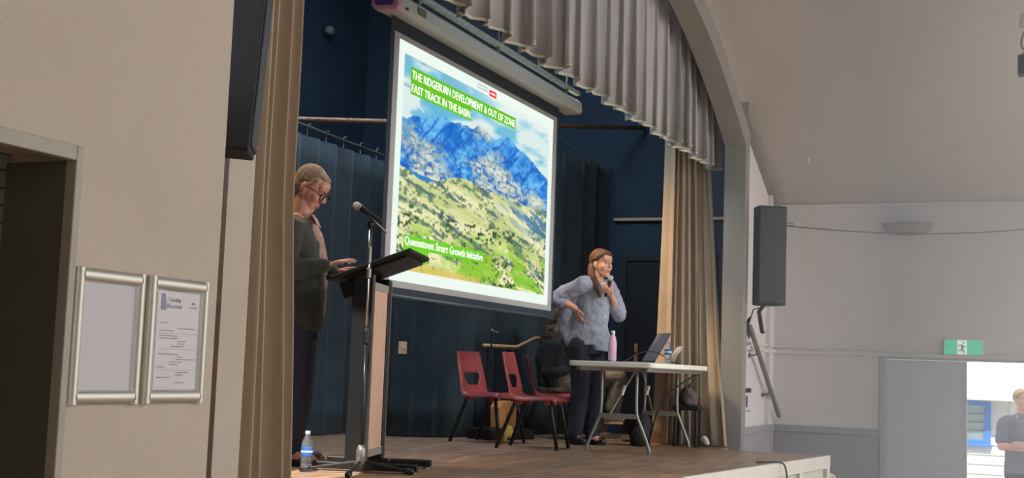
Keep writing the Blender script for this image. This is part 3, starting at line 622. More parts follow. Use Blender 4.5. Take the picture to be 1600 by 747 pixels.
def laptop(label, loc, rz, w, d, m, tilt, name='laptop'):
    t = thing(name, label, 'laptop', loc, rz)
    MB().bb(-w/2, w/2, -d/2, d/2, 0, 0.014).build('base', m, t, bevel=0.004)
    MB().bb(-w/2+0.02, w/2-0.02, -d/2+0.09, d/2-0.02, 0.014, 0.0155).build('keyboard', M_BLACK, t)
    ld = MB().bb(-w/2, w/2, -0.004, 0.004, 0, d).build('lid', m, t, bevel=0.003); ld.location = (0, d/2, 0.012); ld.rotation_euler = (-tilt, 0, 0)
    MB().bb(-w/2+0.012, w/2-0.012, -0.0055, -0.0035, 0.015, d-0.012).build('display', mat('display_reflection_grey' if m is M_LAP else 'tablet_display', rgb(158, 152, 162) if m is M_LAP else rgb(206, 208, 216), 0.45), ld)  # laptop's pale grey has the reflections on a dark display painted in
    MB().cyl((-w/2+0.04, d/2, 0.012), (w/2-0.04, d/2, 0.012), 0.006).build('hinge', M_BLACK, t)
    return t
laptop('dark grey laptop with raised lid on the folding table', (10.88, 3.43, TT), R(214), 0.38, 0.30, M_LAP, R(30))
laptop('smaller silver laptop half hidden behind the water bottle on the table', (11.34, 3.32, TT), R(206), 0.28, 0.19, M_LAP2, R(34))
tag(MB().tube([(10.48, 3.44, TT+0.006), (10.56, 3.38, TT+0.012), (10.64, 3.31, TT+0.08), (10.71, 3.22, TT+0.11), (10.77, 3.14, TT+0.09), (10.86, 3.07, TT+0.03), (10.93, 3.02, TT+0.006), (11.05, 3.03, TT+0.006), (11.12, 3.10, TT+0.006)], 0.005, n=6, smooth=2).build('laptop_cable', M_BLACK, smooth=True), 'thin black cable looping over the folding table in front of the laptop', 'cable')
tag(MB().tube([(11.55, 3.0, TT-0.08), (11.42, 3.06, TT-0.12), (11.28, 3.16, TT-0.22), (11.18, 3.25, TT-0.36), (11.14, 3.30, TT-0.55), (11.2, 3.35, S+0.01)], 0.008, n=6, smooth=2).build('power_cable', M_BLACK, smooth=True), 'black power cable drooping under the folding table to the floor', 'cable')
# pointer on the table edge
tag(MB().box((0, 0, 0), (0.03, 0.12, 0.014), rz=0.6).build('remote_clicker', M_BLACK, bevel=0.004), 'small black remote clicker lying on the folding table beside the flask', 'remote').location = (10.33, 3.50, TT+0.007)
# black stool with cloth bag behind the table
st = thing('equipment_stool', 'low black stool piled with a bag and cloths beneath the folding table', 'stool', (11.62, 3.11, S), R(5))
MB().bb(-0.13, 0.13, -0.12, 0.12, 0.33, 0.37).build('seat', M_BLACK, st, bevel=0.01)
for x in (-0.11, 0.11):
    for y in (-0.10, 0.10): MB().cyl((x, y, 0), (x*0.93, y*0.93, 0.33), 0.014).build('leg', M_BLACK, st)
MB().cyl((-0.11, -0.10, 0.12), (0.11, -0.10, 0.12), 0.009).build('stretcher', M_BLACK, st)
def lump(name, m, c, r, n, seed, voxel=0.012, wr=0.02):
    rr = random.Random(seed); mb = MB()
    for i in range(n):
        p = Vector((c[0]+rr.uniform(-1, 1)*r[0]*0.55, c[1]+rr.uniform(-1, 1)*r[1]*0.55, c[2]+rr.uniform(-1, 1)*r[2]*0.45))
        mb.ell(p, (r[0]*rr.uniform(0.45, 0.65), r[1]*rr.uniform(0.45, 0.65), r[2]*rr.uniform(0.45, 0.6)))
    return remesh(mb, name, m, voxel, smooth=2, wrinkle=wr, wscale=0.07)
M_BAGC = mat('grey_canvas', rgb(92, 84, 82), 0.9, var=0.1, vscale=12)
cbm = MB().loft([(0, 0, 0.004, 0.10, 0.07), (0, 0, 0.03, 0.115, 0.085), (0.005, 0, 0.09, 0.12, 0.085), (0.012, 0.01, 0.14, 0.10, 0.055), (0.02, 0.012, 0.165, 0.085, 0.022)])
cbg = thing('canvas_bag', 'grey canvas bag slumped on the black stool under the table', 'bag', (11.62, 3.11, S+0.372), R(20))
remesh(cbm, 'body', M_BAGC, 0.008, cbg, smooth=2, wrinkle=0.025, wscale=0.05)
MB().tube([(-0.05, 0.0, 0.15), (-0.04, -0.02, 0.21), (0.02, -0.03, 0.22), (0.07, 0.0, 0.155)], 0.007, n=6, smooth=2).build('handle', M_BAGC, cbg, smooth=True)
tag(at(lump('dark_backpack', mat('dark_nylon', rgb(42, 42, 46), 0.8), (0, 0, 0.13), (0.16, 0.15, 0.18), 7, 4), (11.32, 3.52, S)), 'dark backpack on the floor behind the folding table legs', 'backpack')
tag(at(lump('white_cloth', mat('white_cloth', rgb(206, 200, 192), 0.9), (0, 0, 0.07), (0.05, 0.045, 0.05), 5, 5, wr=0.02), (11.52, 2.92, S)), 'crumpled white cloth on the stage floor beside the far table leg', 'cloth')
# ================================================================== RED CHAIRS
def build_chair(label, loc, rz):
    t = thing('stacking_chair', label, 'chair', loc, rz, 'red stacking chairs on the stage')
    prof = [(-0.215, 0.385), (-0.212, 0.42), (-0.19, 0.437), (-0.10, 0.432), (0.0, 0.425), (0.09, 0.422), (0.145, 0.430), (0.178, 0.455), (0.195, 0.50), (0.208, 0.545), (0.222, 0.60), (0.238, 0.665), (0.255, 0.735), (0.264, 0.775), (0.270, 0.79)]
    wid = [0.19, 0.205, 0.21, 0.212, 0.212, 0.212, 0.212, 0.212, 0.208, 0.204, 0.20, 0.196, 0.19, 0.182, 0.165]
    nc = 15; verts = []; faces = []
    for (y, z), w in zip(prof, wid):
        for j in range(nc):
            u = -1+2*j/(nc-1); e = abs(u)
            seat = z < 0.46
            dz = (-0.045*max(0, (e-0.86)/0.14)**1.5 + 0.012*e*e) if seat else 0.0
            dy = 0.0 if seat else (-0.030*e**2 + 0.02*max(0, (e-0.86)/0.14))
            verts.append((u*w, y+dy, z+dz))
    for i in range(len(prof)-1):
        for j in range(nc-1):
            hole = i in (8, 9) and 3 <= j <= nc-5
            if i == 8 and (j in (3, nc-5)): hole = False
            if not hole: faces.append((i*nc+j, i*nc+j+1, (i+1)*nc+j+1, (i+1)*nc+j))
    me = bpy.data.meshes.new('shell'); me.from_pydata(verts, [], faces); me.materials.append(M_RED)
    for p in me.polygons: p.use_smooth = True
    o = bpy.data.objects.new('shell', me); COL.objects.link(o); o.parent = t
    md = o.modifiers.new('t', 'SOLIDIFY'); md.thickness = 0.012; md.offset = -1
    md = o.modifiers.new('s', 'SUBSURF'); md.levels = 1; md.render_levels = 2
    for s in (-1, 1):
        MB().tube([(s*0.15, -0.13, 0.41), (s*0.17, -0.16, 0.39), (s*0.20, -0.235, 0.012)], 0.0155, n=10).build('leg', M_BLKMET, t, smooth=True)
        MB().tube([(s*0.15, 0.10, 0.41), (s*0.17, 0.13, 0.39), (s*0.21, 0.27, 0.012)], 0.0155, n=10).build('leg', M_BLKMET, t, smooth=True)
        MB().box((s*0.165, -0.14, 0.385), (0.05, 0.06, 0.05)).build('leg_socket', M_RED, t, bevel=0.01)
        MB().box((s*0.165, 0.11, 0.385), (0.05, 0.06, 0.05)).build('leg_socket', M_RED, t, bevel=0.01)
        for y in (-0.235, 0.27): MB().cyl((s*(0.20 if y < 0 else 0.21), y, 0.0), (s*(0.20 if y < 0 else 0.21), y, 0.02), 0.015).build('foot_cap', M_BLACK, t)
    MB().cyl((-0.16, -0.14, 0.40), (0.16, -0.14, 0.40), 0.011).cyl((-0.16, 0.11, 0.40), (0.16, 0.11, 0.40), 0.011).build('under_frame', M_BLKMET, t)
    return t
build_chair('empty red plastic chair farthest from the folding table, beside the black drape', (10.45, 4.57, S), R(-10))
build_chair('empty red plastic chair between the other empty one and the seated person', (10.05, 3.98, S), R(7))
build_chair('red plastic chair with the dark-haired person sitting on it', (11.55, 4.41, S), R(23))
# things on the floor behind the chairs
bgp = thing('paper_carrier_bag', 'brown paper carrier bag with printed grid standing behind the red chairs', 'bag', (11.10, 4.72, S+0.10), R(-20))
M_KRAFT = mat('kraft_paper', rgb(196, 142, 88), 0.8, var=0.1, vscale=10)
MB().prism([(-0.11, 0.0), (0.11, 0.0), (0.12, 0.20), (0.07, 0.25), (-0.08, 0.25), (-0.12, 0.19)], 'y', -0.06, 0.06).build('body', M_KRAFT, bgp, bevel=0.008)
for i in range(4): MB().bb(-0.025, 0.025, -0.063, -0.059, 0.05+i*0.03, 0.055+i*0.03).build('print_line', M_INK, bgp)
MB().bb(-0.027, -0.023, -0.063, -0.059, 0.05, 0.145).bb(0.023, 0.027, -0.063, -0.059, 0.05, 0.145).build('print_frame', M_INK, bgp)
tag(MB().box((0, 0, 0.05), (0.62, 0.30, 0.10)).build('equipment_case', M_BLACK, bevel=0.015), 'low black equipment case on the floor behind the red chairs', 'case'); 
bpy.data.objects['equipment_case'].location = (11.10, 4.74, S); bpy.data.objects['equipment_case'].rotation_euler = (0, 0, R(-20))
tag(at(lump('yellow_wrapper', mat('yellow_wrap', rgb(214, 186, 96), 0.6, var=0.3, vscale=30), (0, 0, 0.07), (0.07, 0.06, 0.10), 6, 8, voxel=0.008, wr=0.03), (10.72, 4.52, S)), 'crumpled yellow wrapper on the floor under the red chairs', 'wrapper')
# ================================================================== LOUDSPEAKERS
def speaker(label, loc, rz, w, d, h, tilt=0.0):
    t = thing('loudspeaker', label, 'speaker', loc, rz); t.rotation_euler = (tilt, 0, rz)
    MB().prism([(-w/2, -d/2), (w/2, -d/2), (w/2, d*0.1), (w*0.28, d/2), (-w*0.28, d/2), (-w/2, d*0.1)], 'z', 0, h).build('cabinet', M_SPK, t, bevel=0.008)
    MB().bb(-w/2+0.012, w/2-0.012, -d/2-0.008, -d/2+0.002, 0.02, h-0.02).build('grille', M_GRILL, t, bevel=0.004)
    MB().bb(w/2-0.06, w/2-0.03, -d/2-0.011, -d/2-0.007, 0.03, 0.042).build('badge', M_STEEL, t)
    return t
s1 = speaker('tall black loudspeaker hung on the cream pier above the notice frames', (3.44, 2.53, 2.385), R(30), 0.22, 0.26, 0.95, R(3))
MB().cyl((0.0, 0.10, 0.45), (0.12, 0.30, 0.45), 0.02).build('wall_bracket', M_BLACK, s1)
s2 = speaker('black loudspeaker on an angled bracket beside the right pillar of the arch', (12.17, 2.515, 2.40), R(-62), 0.27, 0.30, 0.93, 0.0)
MB().tube([(-0.02, 0.05, 0.0), (-0.06, 0.06, -0.06), (0.02, 0.22, -0.24), (0.05, 0.29, -0.24)], 0.02, n=8).build('wall_bracket', M_BLACK, s2)
cb = []
for i in range(40):
    a = i*0.62; cb.append((12.20+0.035*math.sin(a*0.7)+0.03*math.cos(a), 2.70-0.01*math.sin(a), 2.22+0.075*math.sin(a*0.9)-0.0018*i))
tag(MB().tube([(12.17, 2.53, 2.39), (12.16, 2.64, 2.36)]+cb, 0.006, n=6).build('speaker_cable', M_BLACK, smooth=True), 'black cable coiled below the loudspeaker by the right pillar', 'cable')
# ================================================================== NOTICE FRAMES
def snap_frame(label, x0, z0, w, h, poster):
    t = thing('snap_frame', label, 'picture frame', (x0+w/2, YL, z0))
    b = 0.034
    pr = [(-0.5*b, 0), (-0.5*b, -0.006), (-0.2*b, -0.016), (0.2*b, -0.016), (0.5*b, -0.006), (0.5*b, 0)]
    def bar(p, q, ax):
        rings = []
        for pt in (p, q): rings.append([Vector((pt[0]+(u if ax == 'z' else 0), v, pt[1]+(u if ax == 'x' else 0))) for u, v in pr])
        o = auto_smooth(MB().rings(rings).build('frame_bar', M_ALU, t), 50); return o
    bar((-w/2+b/2, 0), (-w/2+b/2, h), 'z'); bar((w/2-b/2, 0), (w/2-b/2, h), 'z')
    bar((-w/2+b*0.6, b/2), (w/2-b*0.6, b/2), 'x'); bar((-w/2+b*0.6, h-b/2), (w/2-b*0.6, h-b/2), 'x')
    MB().bb(-w/2+b*0.8, w/2-b*0.8, -0.004, -0.001, b*0.8, h-b*0.8).build('backing', mat('frame_backing', rgb(160, 160, 166), 0.3), t)
    if poster:
        ps_ = MB().bb(-w/2+b*1.25, w/2-b*1.15, -0.006, -0.0045, b*1.05, h-b*1.1).build('certificate', mat('certificate_paper', rgb(196, 192, 196), 0.6), t)
        iw = w-2.4*b; x_ = -w/2+b*1.5
        text_fit('Tunsley', iw*0.30, 0.011, 'certificate_heading', M_BLUEINK, ps_, x_+0.034, h-0.062, -0.0065, 0.01)
        text_fit('Electrical', iw*0.34, 0.011, 'certificate_heading', M_BLUEINK, ps_, x_+0.030, h-0.079, -0.0065, 0.01)
        MB().prism([(x_+0.004, h-0.085), (x_+0.026, h-0.085), (x_+0.026, h-0.066), (x_+0.02, h-0.042), (x_+0.004, h-0.042)], 'y', -0.0066, -0.006).build('certificate_logo', M_BLUEINK, ps_)
        rr = random.Random(4)
        for i in range(26):
            z_ = h-0.105-i*0.0068
            if i in (6, 12, 20): MB().bb(x_, x_+iw*0.94, -0.0065, -0.006, z_, z_+0.0008).build('ruled_line', M_INK, ps_); continue
            if rr.random() < 0.25: continue
            a = rr.choice([0.02, 0.02, 0.45, 0.3]); l = rr.uniform(0.15, 0.5)
            MB().bb(x_+iw*a, x_+iw*min(0.92, a+l), -0.0065, -0.006, z_, z_+0.0022).build('print_line', M_INK, ps_)
        for q in (0.80, ): MB().bb(x_+iw*0.70, x_+iw*0.9, -0.0065, -0.006, h-0.075, h-0.072).bb(x_+iw*0.76, x_+iw*0.84, -0.0065, -0.006, h-0.066, h-0.060).build('stamp', M_INK, ps_)
    # slightly buckled clear cover sheet
    n = 14; rows = []
    for i in range(n+1):
        row = []
        for j in range(9):
            u = j/8; v = i/n
            bk = 0.0025*math.sin(u*7+v*5)+0.002*math.sin(v*13+u*3) if poster else 0.0006*math.sin(u*4+v*6)
            row.append((-w/2+b*0.9+(w-1.8*b)*u, -0.010+bk*(1 if 0 < j < 8 else 0.3), b*0.9+(h-1.8*b)*v))
        rows.append(row)
    MB().grid(rows).build('cover_sheet', M_PLASTIC, t, smooth=True)
    return t
fz0 = 1.72+(1.6627-1.72)*2.1536; 
snap_frame('silver snap frame with an empty grey backing beside the dark doorway', 2.417, 1.597, 0.258, 0.327, False)
snap_frame('silver snap frame holding an electrical certificate under buckled clear plastic', 2.687, 1.597, 0.258, 0.327, True)
# ================================================================== WALL FIXTURES (far side wall)
ex = thing('exit_sign', 'green and white running-man exit sign above the double door', 'exit sign', (XF, 0.862, 2.02))
MB().bb(-0.035, 0, -0.19, 0.19, 0, 0.155).build('housing', M_WHITE, ex, bevel=0.004)
MB().bb(-0.039, -0.034, -0.180, 0.180, 0.008, 0.147).build('green_panel', M_GREEN, ex)
MB().bb(-0.041, -0.038, -0.036, 0.056, 0.008, 0.147).build('white_panel', M_EXITW, ex)
M_FIG = mat('exit_figure', rgb(10, 96, 62), 0.6)
fg = MB()
def seg(a, b, r): fg.cyl((-0.043, a[0], a[1]), (-0.043, b[0], b[1]), r, n=8)
fg.lathe([(0.0085, -0.002), (0.0085, 0.002)], (-0.043, -0.004, 0.122), M=Matrix.Rotation(R(90), 3, 'Y'))
for a, b, r in (((0.012, 0.100), (0.004, 0.068), 0.008), ((0.012, 0.101), (0.034, 0.100), 0.004), ((0.034, 0.100), (0.043, 0.085), 0.004), ((0.008, 0.100), (-0.012, 0.083), 0.004), ((-0.012, 0.083), (-0.032, 0.081), 0.004), ((0.006, 0.07), (-0.012, 0.022), 0.005), ((0.010, 0.072), (0.018, 0.043), 0.005), ((0.018, 0.043), (0.050, 0.043), 0.0045)): seg(a, b, r)
fg.build('running_figure', M_FIG, ex)
MB().prism([(0.168, 0.080), (0.152, 0.098), (0.152, 0.062)], 'x', -0.041, -0.038).build('arrow', M_FIG, ex)
# uplight sconce
sc_ = thing('wall_uplight', 'half-bowl plaster wall uplight on the far wall above the cable', 'wall light', (XF, 1.415, 3.235))
rows = []
for i in range(9):
    t = R(i*90/8); row = []
    for j in range(25):
        a = R(90+j*180/24); rr_ = 0.25*math.sin(t)**0.75
        row.append((0.6*rr_*math.cos(a), rr_*math.sin(a), 0.125*(1-math.cos(t)**0.9)))
    rows.append(row)
MB().grid(rows).build('bowl', mat('uplight_plaster', rgb(150, 143, 138), 0.7), sc_, smooth=True, solid=0.006)
MB().box((-0.01, 0, 0.06), (0.02, 0.12, 0.06)).build('back_plate', M_WHITE, sc_)
# sagging wire along the far wall
wp = []
for i in range(24):
    y = 2.62 - 2.9*i/23; u = i/23
    wp.append((XF-0.10, y, 3.35-0.11*math.sin(math.pi*min(1, u*0.9+0.05))))
wi = thing('wall_cable', 'thin dark cable sagging along the far wall from the loudspeaker', 'cable', (0, 0, 0))
MB().tube(wp, 0.006, n=6).build('wire', mat('wire_dark', rgb(70, 70, 72), 0.6), wi, smooth=True)
MB().tube([(XF-0.10, 2.65, 3.35), (XF-0.10, 2.60, 3.37), (XF-0.10, 2.55, 3.35), (XF-0.10, 2.60, 3.335), (XF-0.10, 2.65, 3.35)], 0.006, n=6, smooth=1).build('turnbuckle', M_STEEL, wi)
MB().cyl((XF-0.10, 2.65, 3.35), (XF-0.10, 2.78, 3.36), 0.004).build('anchor', M_STEEL, wi)
# eye bolt in the ceiling
eb = thing('ceiling_hook', 'small white hook screwed into the sloping ceiling', 'hook', (12.95, 2.28, ceil_z(12.95)))
MB().cyl((0, 0, 0.0), (0, 0, -0.008), 0.018).build('plate', M_WHITE, eb); MB().tube([(0, 0, -0.005), (0, 0, -0.03), (0.012, 0, -0.042), (0, 0, -0.052), (-0.01, 0, -0.045)], 0.004, n=6).build('hook', M_WHITE, eb)
# hanging lamp at the picture's edge
hl = thing('pendant_lamp', 'white and black pendant spotlight hanging from the sloping ceiling on a rod', 'ceiling light', (8.0, 0.15, ceil_z(8.0)))
dz = ceil_z(8.0)
MB().cyl((0, 0, 0), (0, 0, 3.92-dz), 0.010).build('rod', M_WHITE, hl)
MB().lathe([(0.015, 3.92-dz), (0.035, 3.91-dz), (0.045, 3.83-dz), (0.04, 3.825-dz)]).build('canopy', M_WHITE, hl, smooth=True)
MB().tube([(0, 0, 3.83-dz), (0.0, 0.02, 3.78-dz), (0, 0.035, 3.72-dz), (0, 0.0, 3.68-dz), (0, 0.03, 3.66-dz)], 0.008, n=6, smooth=2).build('flex', mat('flex_grey', rgb(120, 120, 120), 0.6), hl)
MB().bb(-0.05, 0.05, -0.04, 0.05, 3.54-dz, 3.655-dz).build('lamp_head', M_BLACK, hl, bevel=0.006)
MB().lathe([(0.03, 0), (0.055, 0.02), (0.05, 0.11), (0.03, 0.12)], (0.0, -0.06, 3.54-dz)).build('lamp_glass', M_WHITE, hl, smooth=True)
# stair handrail and notice on the side wall by the stage
hr = thing('stair_handrail', 'grey sloping handrail bracketed to the wall past the right pillar', 'handrail', (0, 0, 0))
p0, p1 = Vector((12.25, D+0.02, 2.20)), Vector((13.72, D+0.02, 1.33))
MB().cap(p0, p1, 0.024).build('rail', mat('rail_grey', rgb(120, 120, 120), 0.45), hr, smooth=True)
for t in (0.22, 0.66):
    q = p0.lerp(p1, t); MB().tube([q+Vector((0, 0, -0.02)), q+Vector((0, 0.01, -0.07)), q+Vector((0, 0.075, -0.08))], 0.007, n=6).cyl(q+Vector((0, 0.068, -0.08)), q+Vector((0, 0.08, -0.08)), 0.022).build('bracket', mat('bracket_dark', rgb(90, 80, 74), 0.5), hr)
nt_ = thing('wall_notice', 'white paper notice with a dark header strip taped beside the right pillar', 'notice', (12.50, D+0.099, 1.27))
MB().bb(-0.22, 0.22, -0.002, 0, 0, 0.46).build('sheet', mat('notice_paper', rgb(214, 216, 222), 0.7), nt_)
MB().bb(-0.20, 0.20, -0.003, -0.002, 0.30, 0.345).build('header_strip', M_BLACK, nt_)
MB().bb(-0.03, 0.05, -0.003, -0.002, 0.16, 0.27).build('printed_figure', M_INK, nt_)
MB().bb(-0.18, 0.18, -0.003, -0.002, 0.12, 0.128).build('print_line', M_INK, nt_)
# cable over the stage edge
tag(MB().tube([(9.95, 2.12, S+0.006), (10.05, 1.99, S+0.012), (10.07, 1.93, S+0.004), (10.09, 1.915, S-0.05), (10.11, 1.91, S-0.14), (10.10, 1.915, S-0.3)], 0.007, n=6, smooth=2).build('stage_edge_cable', M_BLACK, smooth=True), 'short black cable hanging over the white front edge of the stage', 'cable')
# white chair beyond the stage corner
wc = thing('white_chair', 'white plastic chair just past the corner of the stage, only its top showing', 'chair', (12.45, 1.75, 0), R(20))
MB().grid([[(-0.2+0.4*j/6, 0.2+0.03*(1-abs(j-3)/3), 0.45+0.40*i/5+0.02*(1-(abs(j-3)/3)**2)*(i == 5)) for j in range(7)] for i in range(6)]).build('backrest', M_WHITE, wc, smooth=True, solid=0.015)
MB().bb(-0.2, 0.2, -0.2, 0.2, 0.43, 0.45).build('seat', M_WHITE, wc, bevel=0.01)
for x in (-0.18, 0.18):
    for y in (-0.18, 0.18): MB().cyl((x*1.08, y*1.08, 0), (x, y, 0.43), 0.014, 0.018).build('leg', M_WHITE, wc)
# ================================================================== BACKSTAGE FITTINGS
pb = thing('pipe_batten', 'rusty horizontal steel pipe running above the black drapes', 'pipe', (0, 0, 0))
M_RUST = mat('rusty_pipe', rgb(176, 140, 112), 0.55, metal=0.2, var=0.4, vscale=30, col2=rgb(112, 84, 68))
PA, PB = Vector((9.35, 6.25, 3.80)), Vector((13.25, 4.10, 4.36))
MB().cyl(PA-(PB-PA)*0.25, PB, 0.022).build('pipe', M_RUST, pb, smooth=True)
for t in (0.035, 0.63): q = PA.lerp(PB, t); MB().cyl(q-(PB-PA).normalized()*0.05, q+(PB-PA).normalized()*0.05, 0.032).build('clamp', M_RUST, pb, smooth=True)
q = PA.lerp(PB, 0.035)
MB().cyl((q.x, q.y, q.z-0.02), (q.x, q.y, q.z-0.12), 0.016).cyl((q.x-0.06, q.y+0.05, q.z-0.07), (q.x+0.06, q.y-0.05, q.z-0.07), 0.014).build('tee', M_RUST, pb)
MB().cyl((q.x, q.y, q.z-0.1), (q.x, q.y, S), 0.026).build('upright', mat('upright_grey', rgb(84, 88, 90), 0.5), pb, smooth=True)
tag(MB().tube([(8.93, 6.06, 3.72), (9.0, 6.02, 3.66), (9.07, 6.0, 3.58), (9.2, 5.98, 3.52)], 0.008, n=6, smooth=2).build('tie_cord', mat('cord_tan', rgb(206, 164, 130), 0.8)), 'short pale cord tied to the wire above the man at the lectern', 'cord')
# loose wires and hook near the right end of the pipe
tag(MB().tube([(11.9, 4.85, 4.28), (11.92, 4.8, 4.1), (11.9, 4.82, 3.9), (11.93, 4.78, 3.6), (11.96, 4.8, 3.95), (12.0, 4.74, 4.16)], 0.005, n=6, smooth=2).build('hanging_wire', mat('wire_grey', rgb(96, 104, 112), 0.6)), 'thin grey wire loop hanging from the pipe right of the screen', 'wire')
tag(MB().tube([(11.88, 4.86, 4.26), (12.3, 4.6, 4.02), (12.75, 4.34, 3.86), (13.05, 4.2, 3.72)], 0.006, n=6).build('sloping_cable', mat('wire_grey', rgb(96, 104, 112), 0.6)), 'dim cable sloping down from the pipe towards the stage side wall', 'cable')
# batten over the stage door
tag(MB().bb(SWX-0.05, SWX-0.001, 3.2, 4.42, 3.355, 3.385).build('batten', mat('batten_pale', rgb(206, 178, 158), 0.6)), 'pale wooden batten fixed across the black wall above the stage door', 'batten')
e2 = thing('exit_sign', 'small green exit sign on the black wall half hidden by the tan curtain', 'exit sign', (SWX, 3.80, 2.93))
MB().bb(-0.03, 0, -0.17, 0.085, -0.01, 0.145).build('housing', M_WHITE, e2)
MB().bb(-0.036, -0.029, -0.17, 0.085, -0.01, 0.145).build('green_panel', mat('exit_green_bright', rgb(60, 220, 160), 0.5, emit=1.0), e2)
# knob/hook high on the back wall
tag(MB().lathe([(0.02, 0), (0.05, 0.01), (0.055, 0.06), (0.03, 0.10), (0.012, 0.10)], (0, 0, 0), M=Matrix.Rotation(R(-90), 3, 'Y')).build('round_fitting', mat('knob_grey', rgb(130, 130, 128), 0.5), smooth=True), 'grey round fitting high on the dark back wall left of the screen', 'fitting').location = (12.3, 7.5, 5.42)
MB().cyl((0, 0, 0), (0.06, 0.16, 0), 0.012).build('stem', M_STEEL, bpy.data.objects['round_fitting'])
# wooden stair rail against the black drape, with dark uprights
sr = thing('wooden_handrail', 'pale wooden stair handrail with a bend on the black backstage drape', 'handrail', (0, 0, 0))
rp_ = [Vector((11.05, 4.93, 1.925)), Vector((11.45, 4.76, 1.925)), Vector((11.68, 4.66, 2.02)), Vector((11.85, 4.60, 2.02))]
MB().tube(rp_, 0.017, n=8).build('rail', M_WOODR, sr, smooth=True)
for t in (0.16, 0.8): q = rp_[0].lerp(rp_[1], t); MB().cyl((q.x, q.y, S), (q.x, q.y, q.z-0.02), 0.014).build('post', M_BLACK, sr)
ms2 = thing('spare_microphone_stand', 'slim black spare stand in front of the wooden handrail', 'stand', (11.08, 4.86, S))
MB().cyl((0, 0, 0.02), (0, 0, 1.10), 0.008).build('tube', M_BLACK, ms2); MB().lathe([(0.11, 0), (0.11, 0.015), (0.02, 0.03)]).build('base', M_BLACK, ms2)
MB().cyl((-0.0, 0, 0.99), (0.05, -0.05, 0.985), 0.007).ell((0, 0, 1.0), (0.015, 0.015, 0.015)).build('clamp', M_STEEL, ms2)
# sockets
for nm, lab, loc in (('wall_socket', 'small cream wall socket low on the black drape right of the lectern', (10.42, 5.55, 1.86)), ('light_switch', 'cream light switch plate on the black wall behind the woman', (SWX-0.012, 4.50, 2.12))):
    o = tag(MB().box((0, 0, 0), (0.012, 0.075, 0.11)).build(nm, mat('cream_plate', rgb(226, 196, 152), 0.5), bevel=0.003), lab, 'switch'); o.location = loc
    if nm == 'wall_socket': o.rotation_euler = (0, 0, R(30)); o.location = (10.335, 5.40, 1.87)
    MB().box((-0.008, 0, 0.01), (0.006, 0.02, 0.03)).build('rocker', M_BLACK if nm == 'light_switch' else M_WHITE, o)
# ================================================================== OUTSIDE
struct(MB().bb(XF+0.2, 45, -30, 30, -0.25, -0.05).build('ground_outside', mat('concrete_path', rgb(176, 172, 164), 0.85, var=0.08, vscale=2)))
BX = 19.0
hs = thing('weatherboard_house', 'white weatherboard house in full sun seen through the open door', 'building', (BX, 0.0, -0.05))
MB().bb(0.03, 3.0, -6, 5, 0, 1.62).build('wall', M_WHITE, hs)
M_WB = mat('weatherboard_white', rgb(222, 224, 224), 0.6, var=0.03, vscale=4)
wb = None
for i in range(12):
    z = i*0.131
    if wb is None: wb = MB().prism([(0.03, 0), (0.0, 0.0), (0.022, 0.131), (0.03, 0.131)], 'y', -6, 5).build('weatherboard', M_WB, hs); o = wb
    else: o = wb.copy(); COL.objects.link(o); o.parent = hs
    # profile is x,z; prism axis y gives (u, a, v)
    o.location = (0, 0, z+0.05)
ro = MB().prism([(-0.35, 1.60), (-0.33, 1.72), (2.2, 2.42), (2.2, 2.30)], 'y', -6.4, 5.4).build('roof', mat('roof_white_iron', rgb(236, 236, 232), 0.5), hs)
MB().bb(-0.42, -0.33, -6.4, 5.4, 1.58, 1.70).build('gutter', M_WHITE, hs)
M_BLUEF = mat('window_blue_paint', rgb(52, 126, 214), 0.45)
wn = MB()
wy0, wy1, wz0, wz1 = 0.83, 1.60, 0.98, 1.555
for a in ((wy0, wy0+0.085, wz0, wz1), (wy1-0.085, wy1, wz0, wz1), (wy0+0.085, wy1-0.085, wz1-0.06, wz1), (wy0+0.085, wy1-0.085, wz0, wz0+0.055)): wn.bb(-0.05, 0.02, *a)
wn.bb(-0.09, 0.02, wy0-0.02, wy1+0.04, wz0-0.03, wz0)
wo = wn.build('window_frame', M_BLUEF, hs, bevel=0.004)
for i in range(4):
    g = MB().box((0, 0, 0), (0.006, wy1-wy0-0.17, 0.125), ry=R(-14)).build('louvre_pane', mat('louvre_glass', rgb(150, 166, 170), 0.08, spec=0.8), wo); g.location = (-0.012, (wy0+wy1)/2, wz0+0.11+i*0.115)
MB().bb(0.0, 0.028, wy0+0.08, wy1-0.08, wz0+0.05, wz1-0.05).build('window_dark', mat('window_inside', rgb(120, 132, 136), 0.6), wo)
MB().bb(-0.03, 0.02, 0.50, 0.58, 0, 1.60).build('corner_board', M_WHITE, hs)
MB().cyl((-0.06, 0.42, 0.0), (-0.06, 0.42, 1.6), 0.035).build('downpipe', M_WHITE, hs, smooth=True)
h2 = thing('blue_roofed_shed', 'distant shed with a blue roof edge above the white house roof', 'building', (24.0, -1.0, -0.05))
MB().bb(0, 3, -2.5, 3.5, 0, 2.15).build('wall', M_WHITE, h2)
MB().prism([(-0.3, 2.15), (-0.3, 2.24), (3.3, 2.5), (3.3, 2.4)], 'y', -2.7, 3.7).build('roof', mat('roof_blue', rgb(96, 160, 220), 0.5), h2)

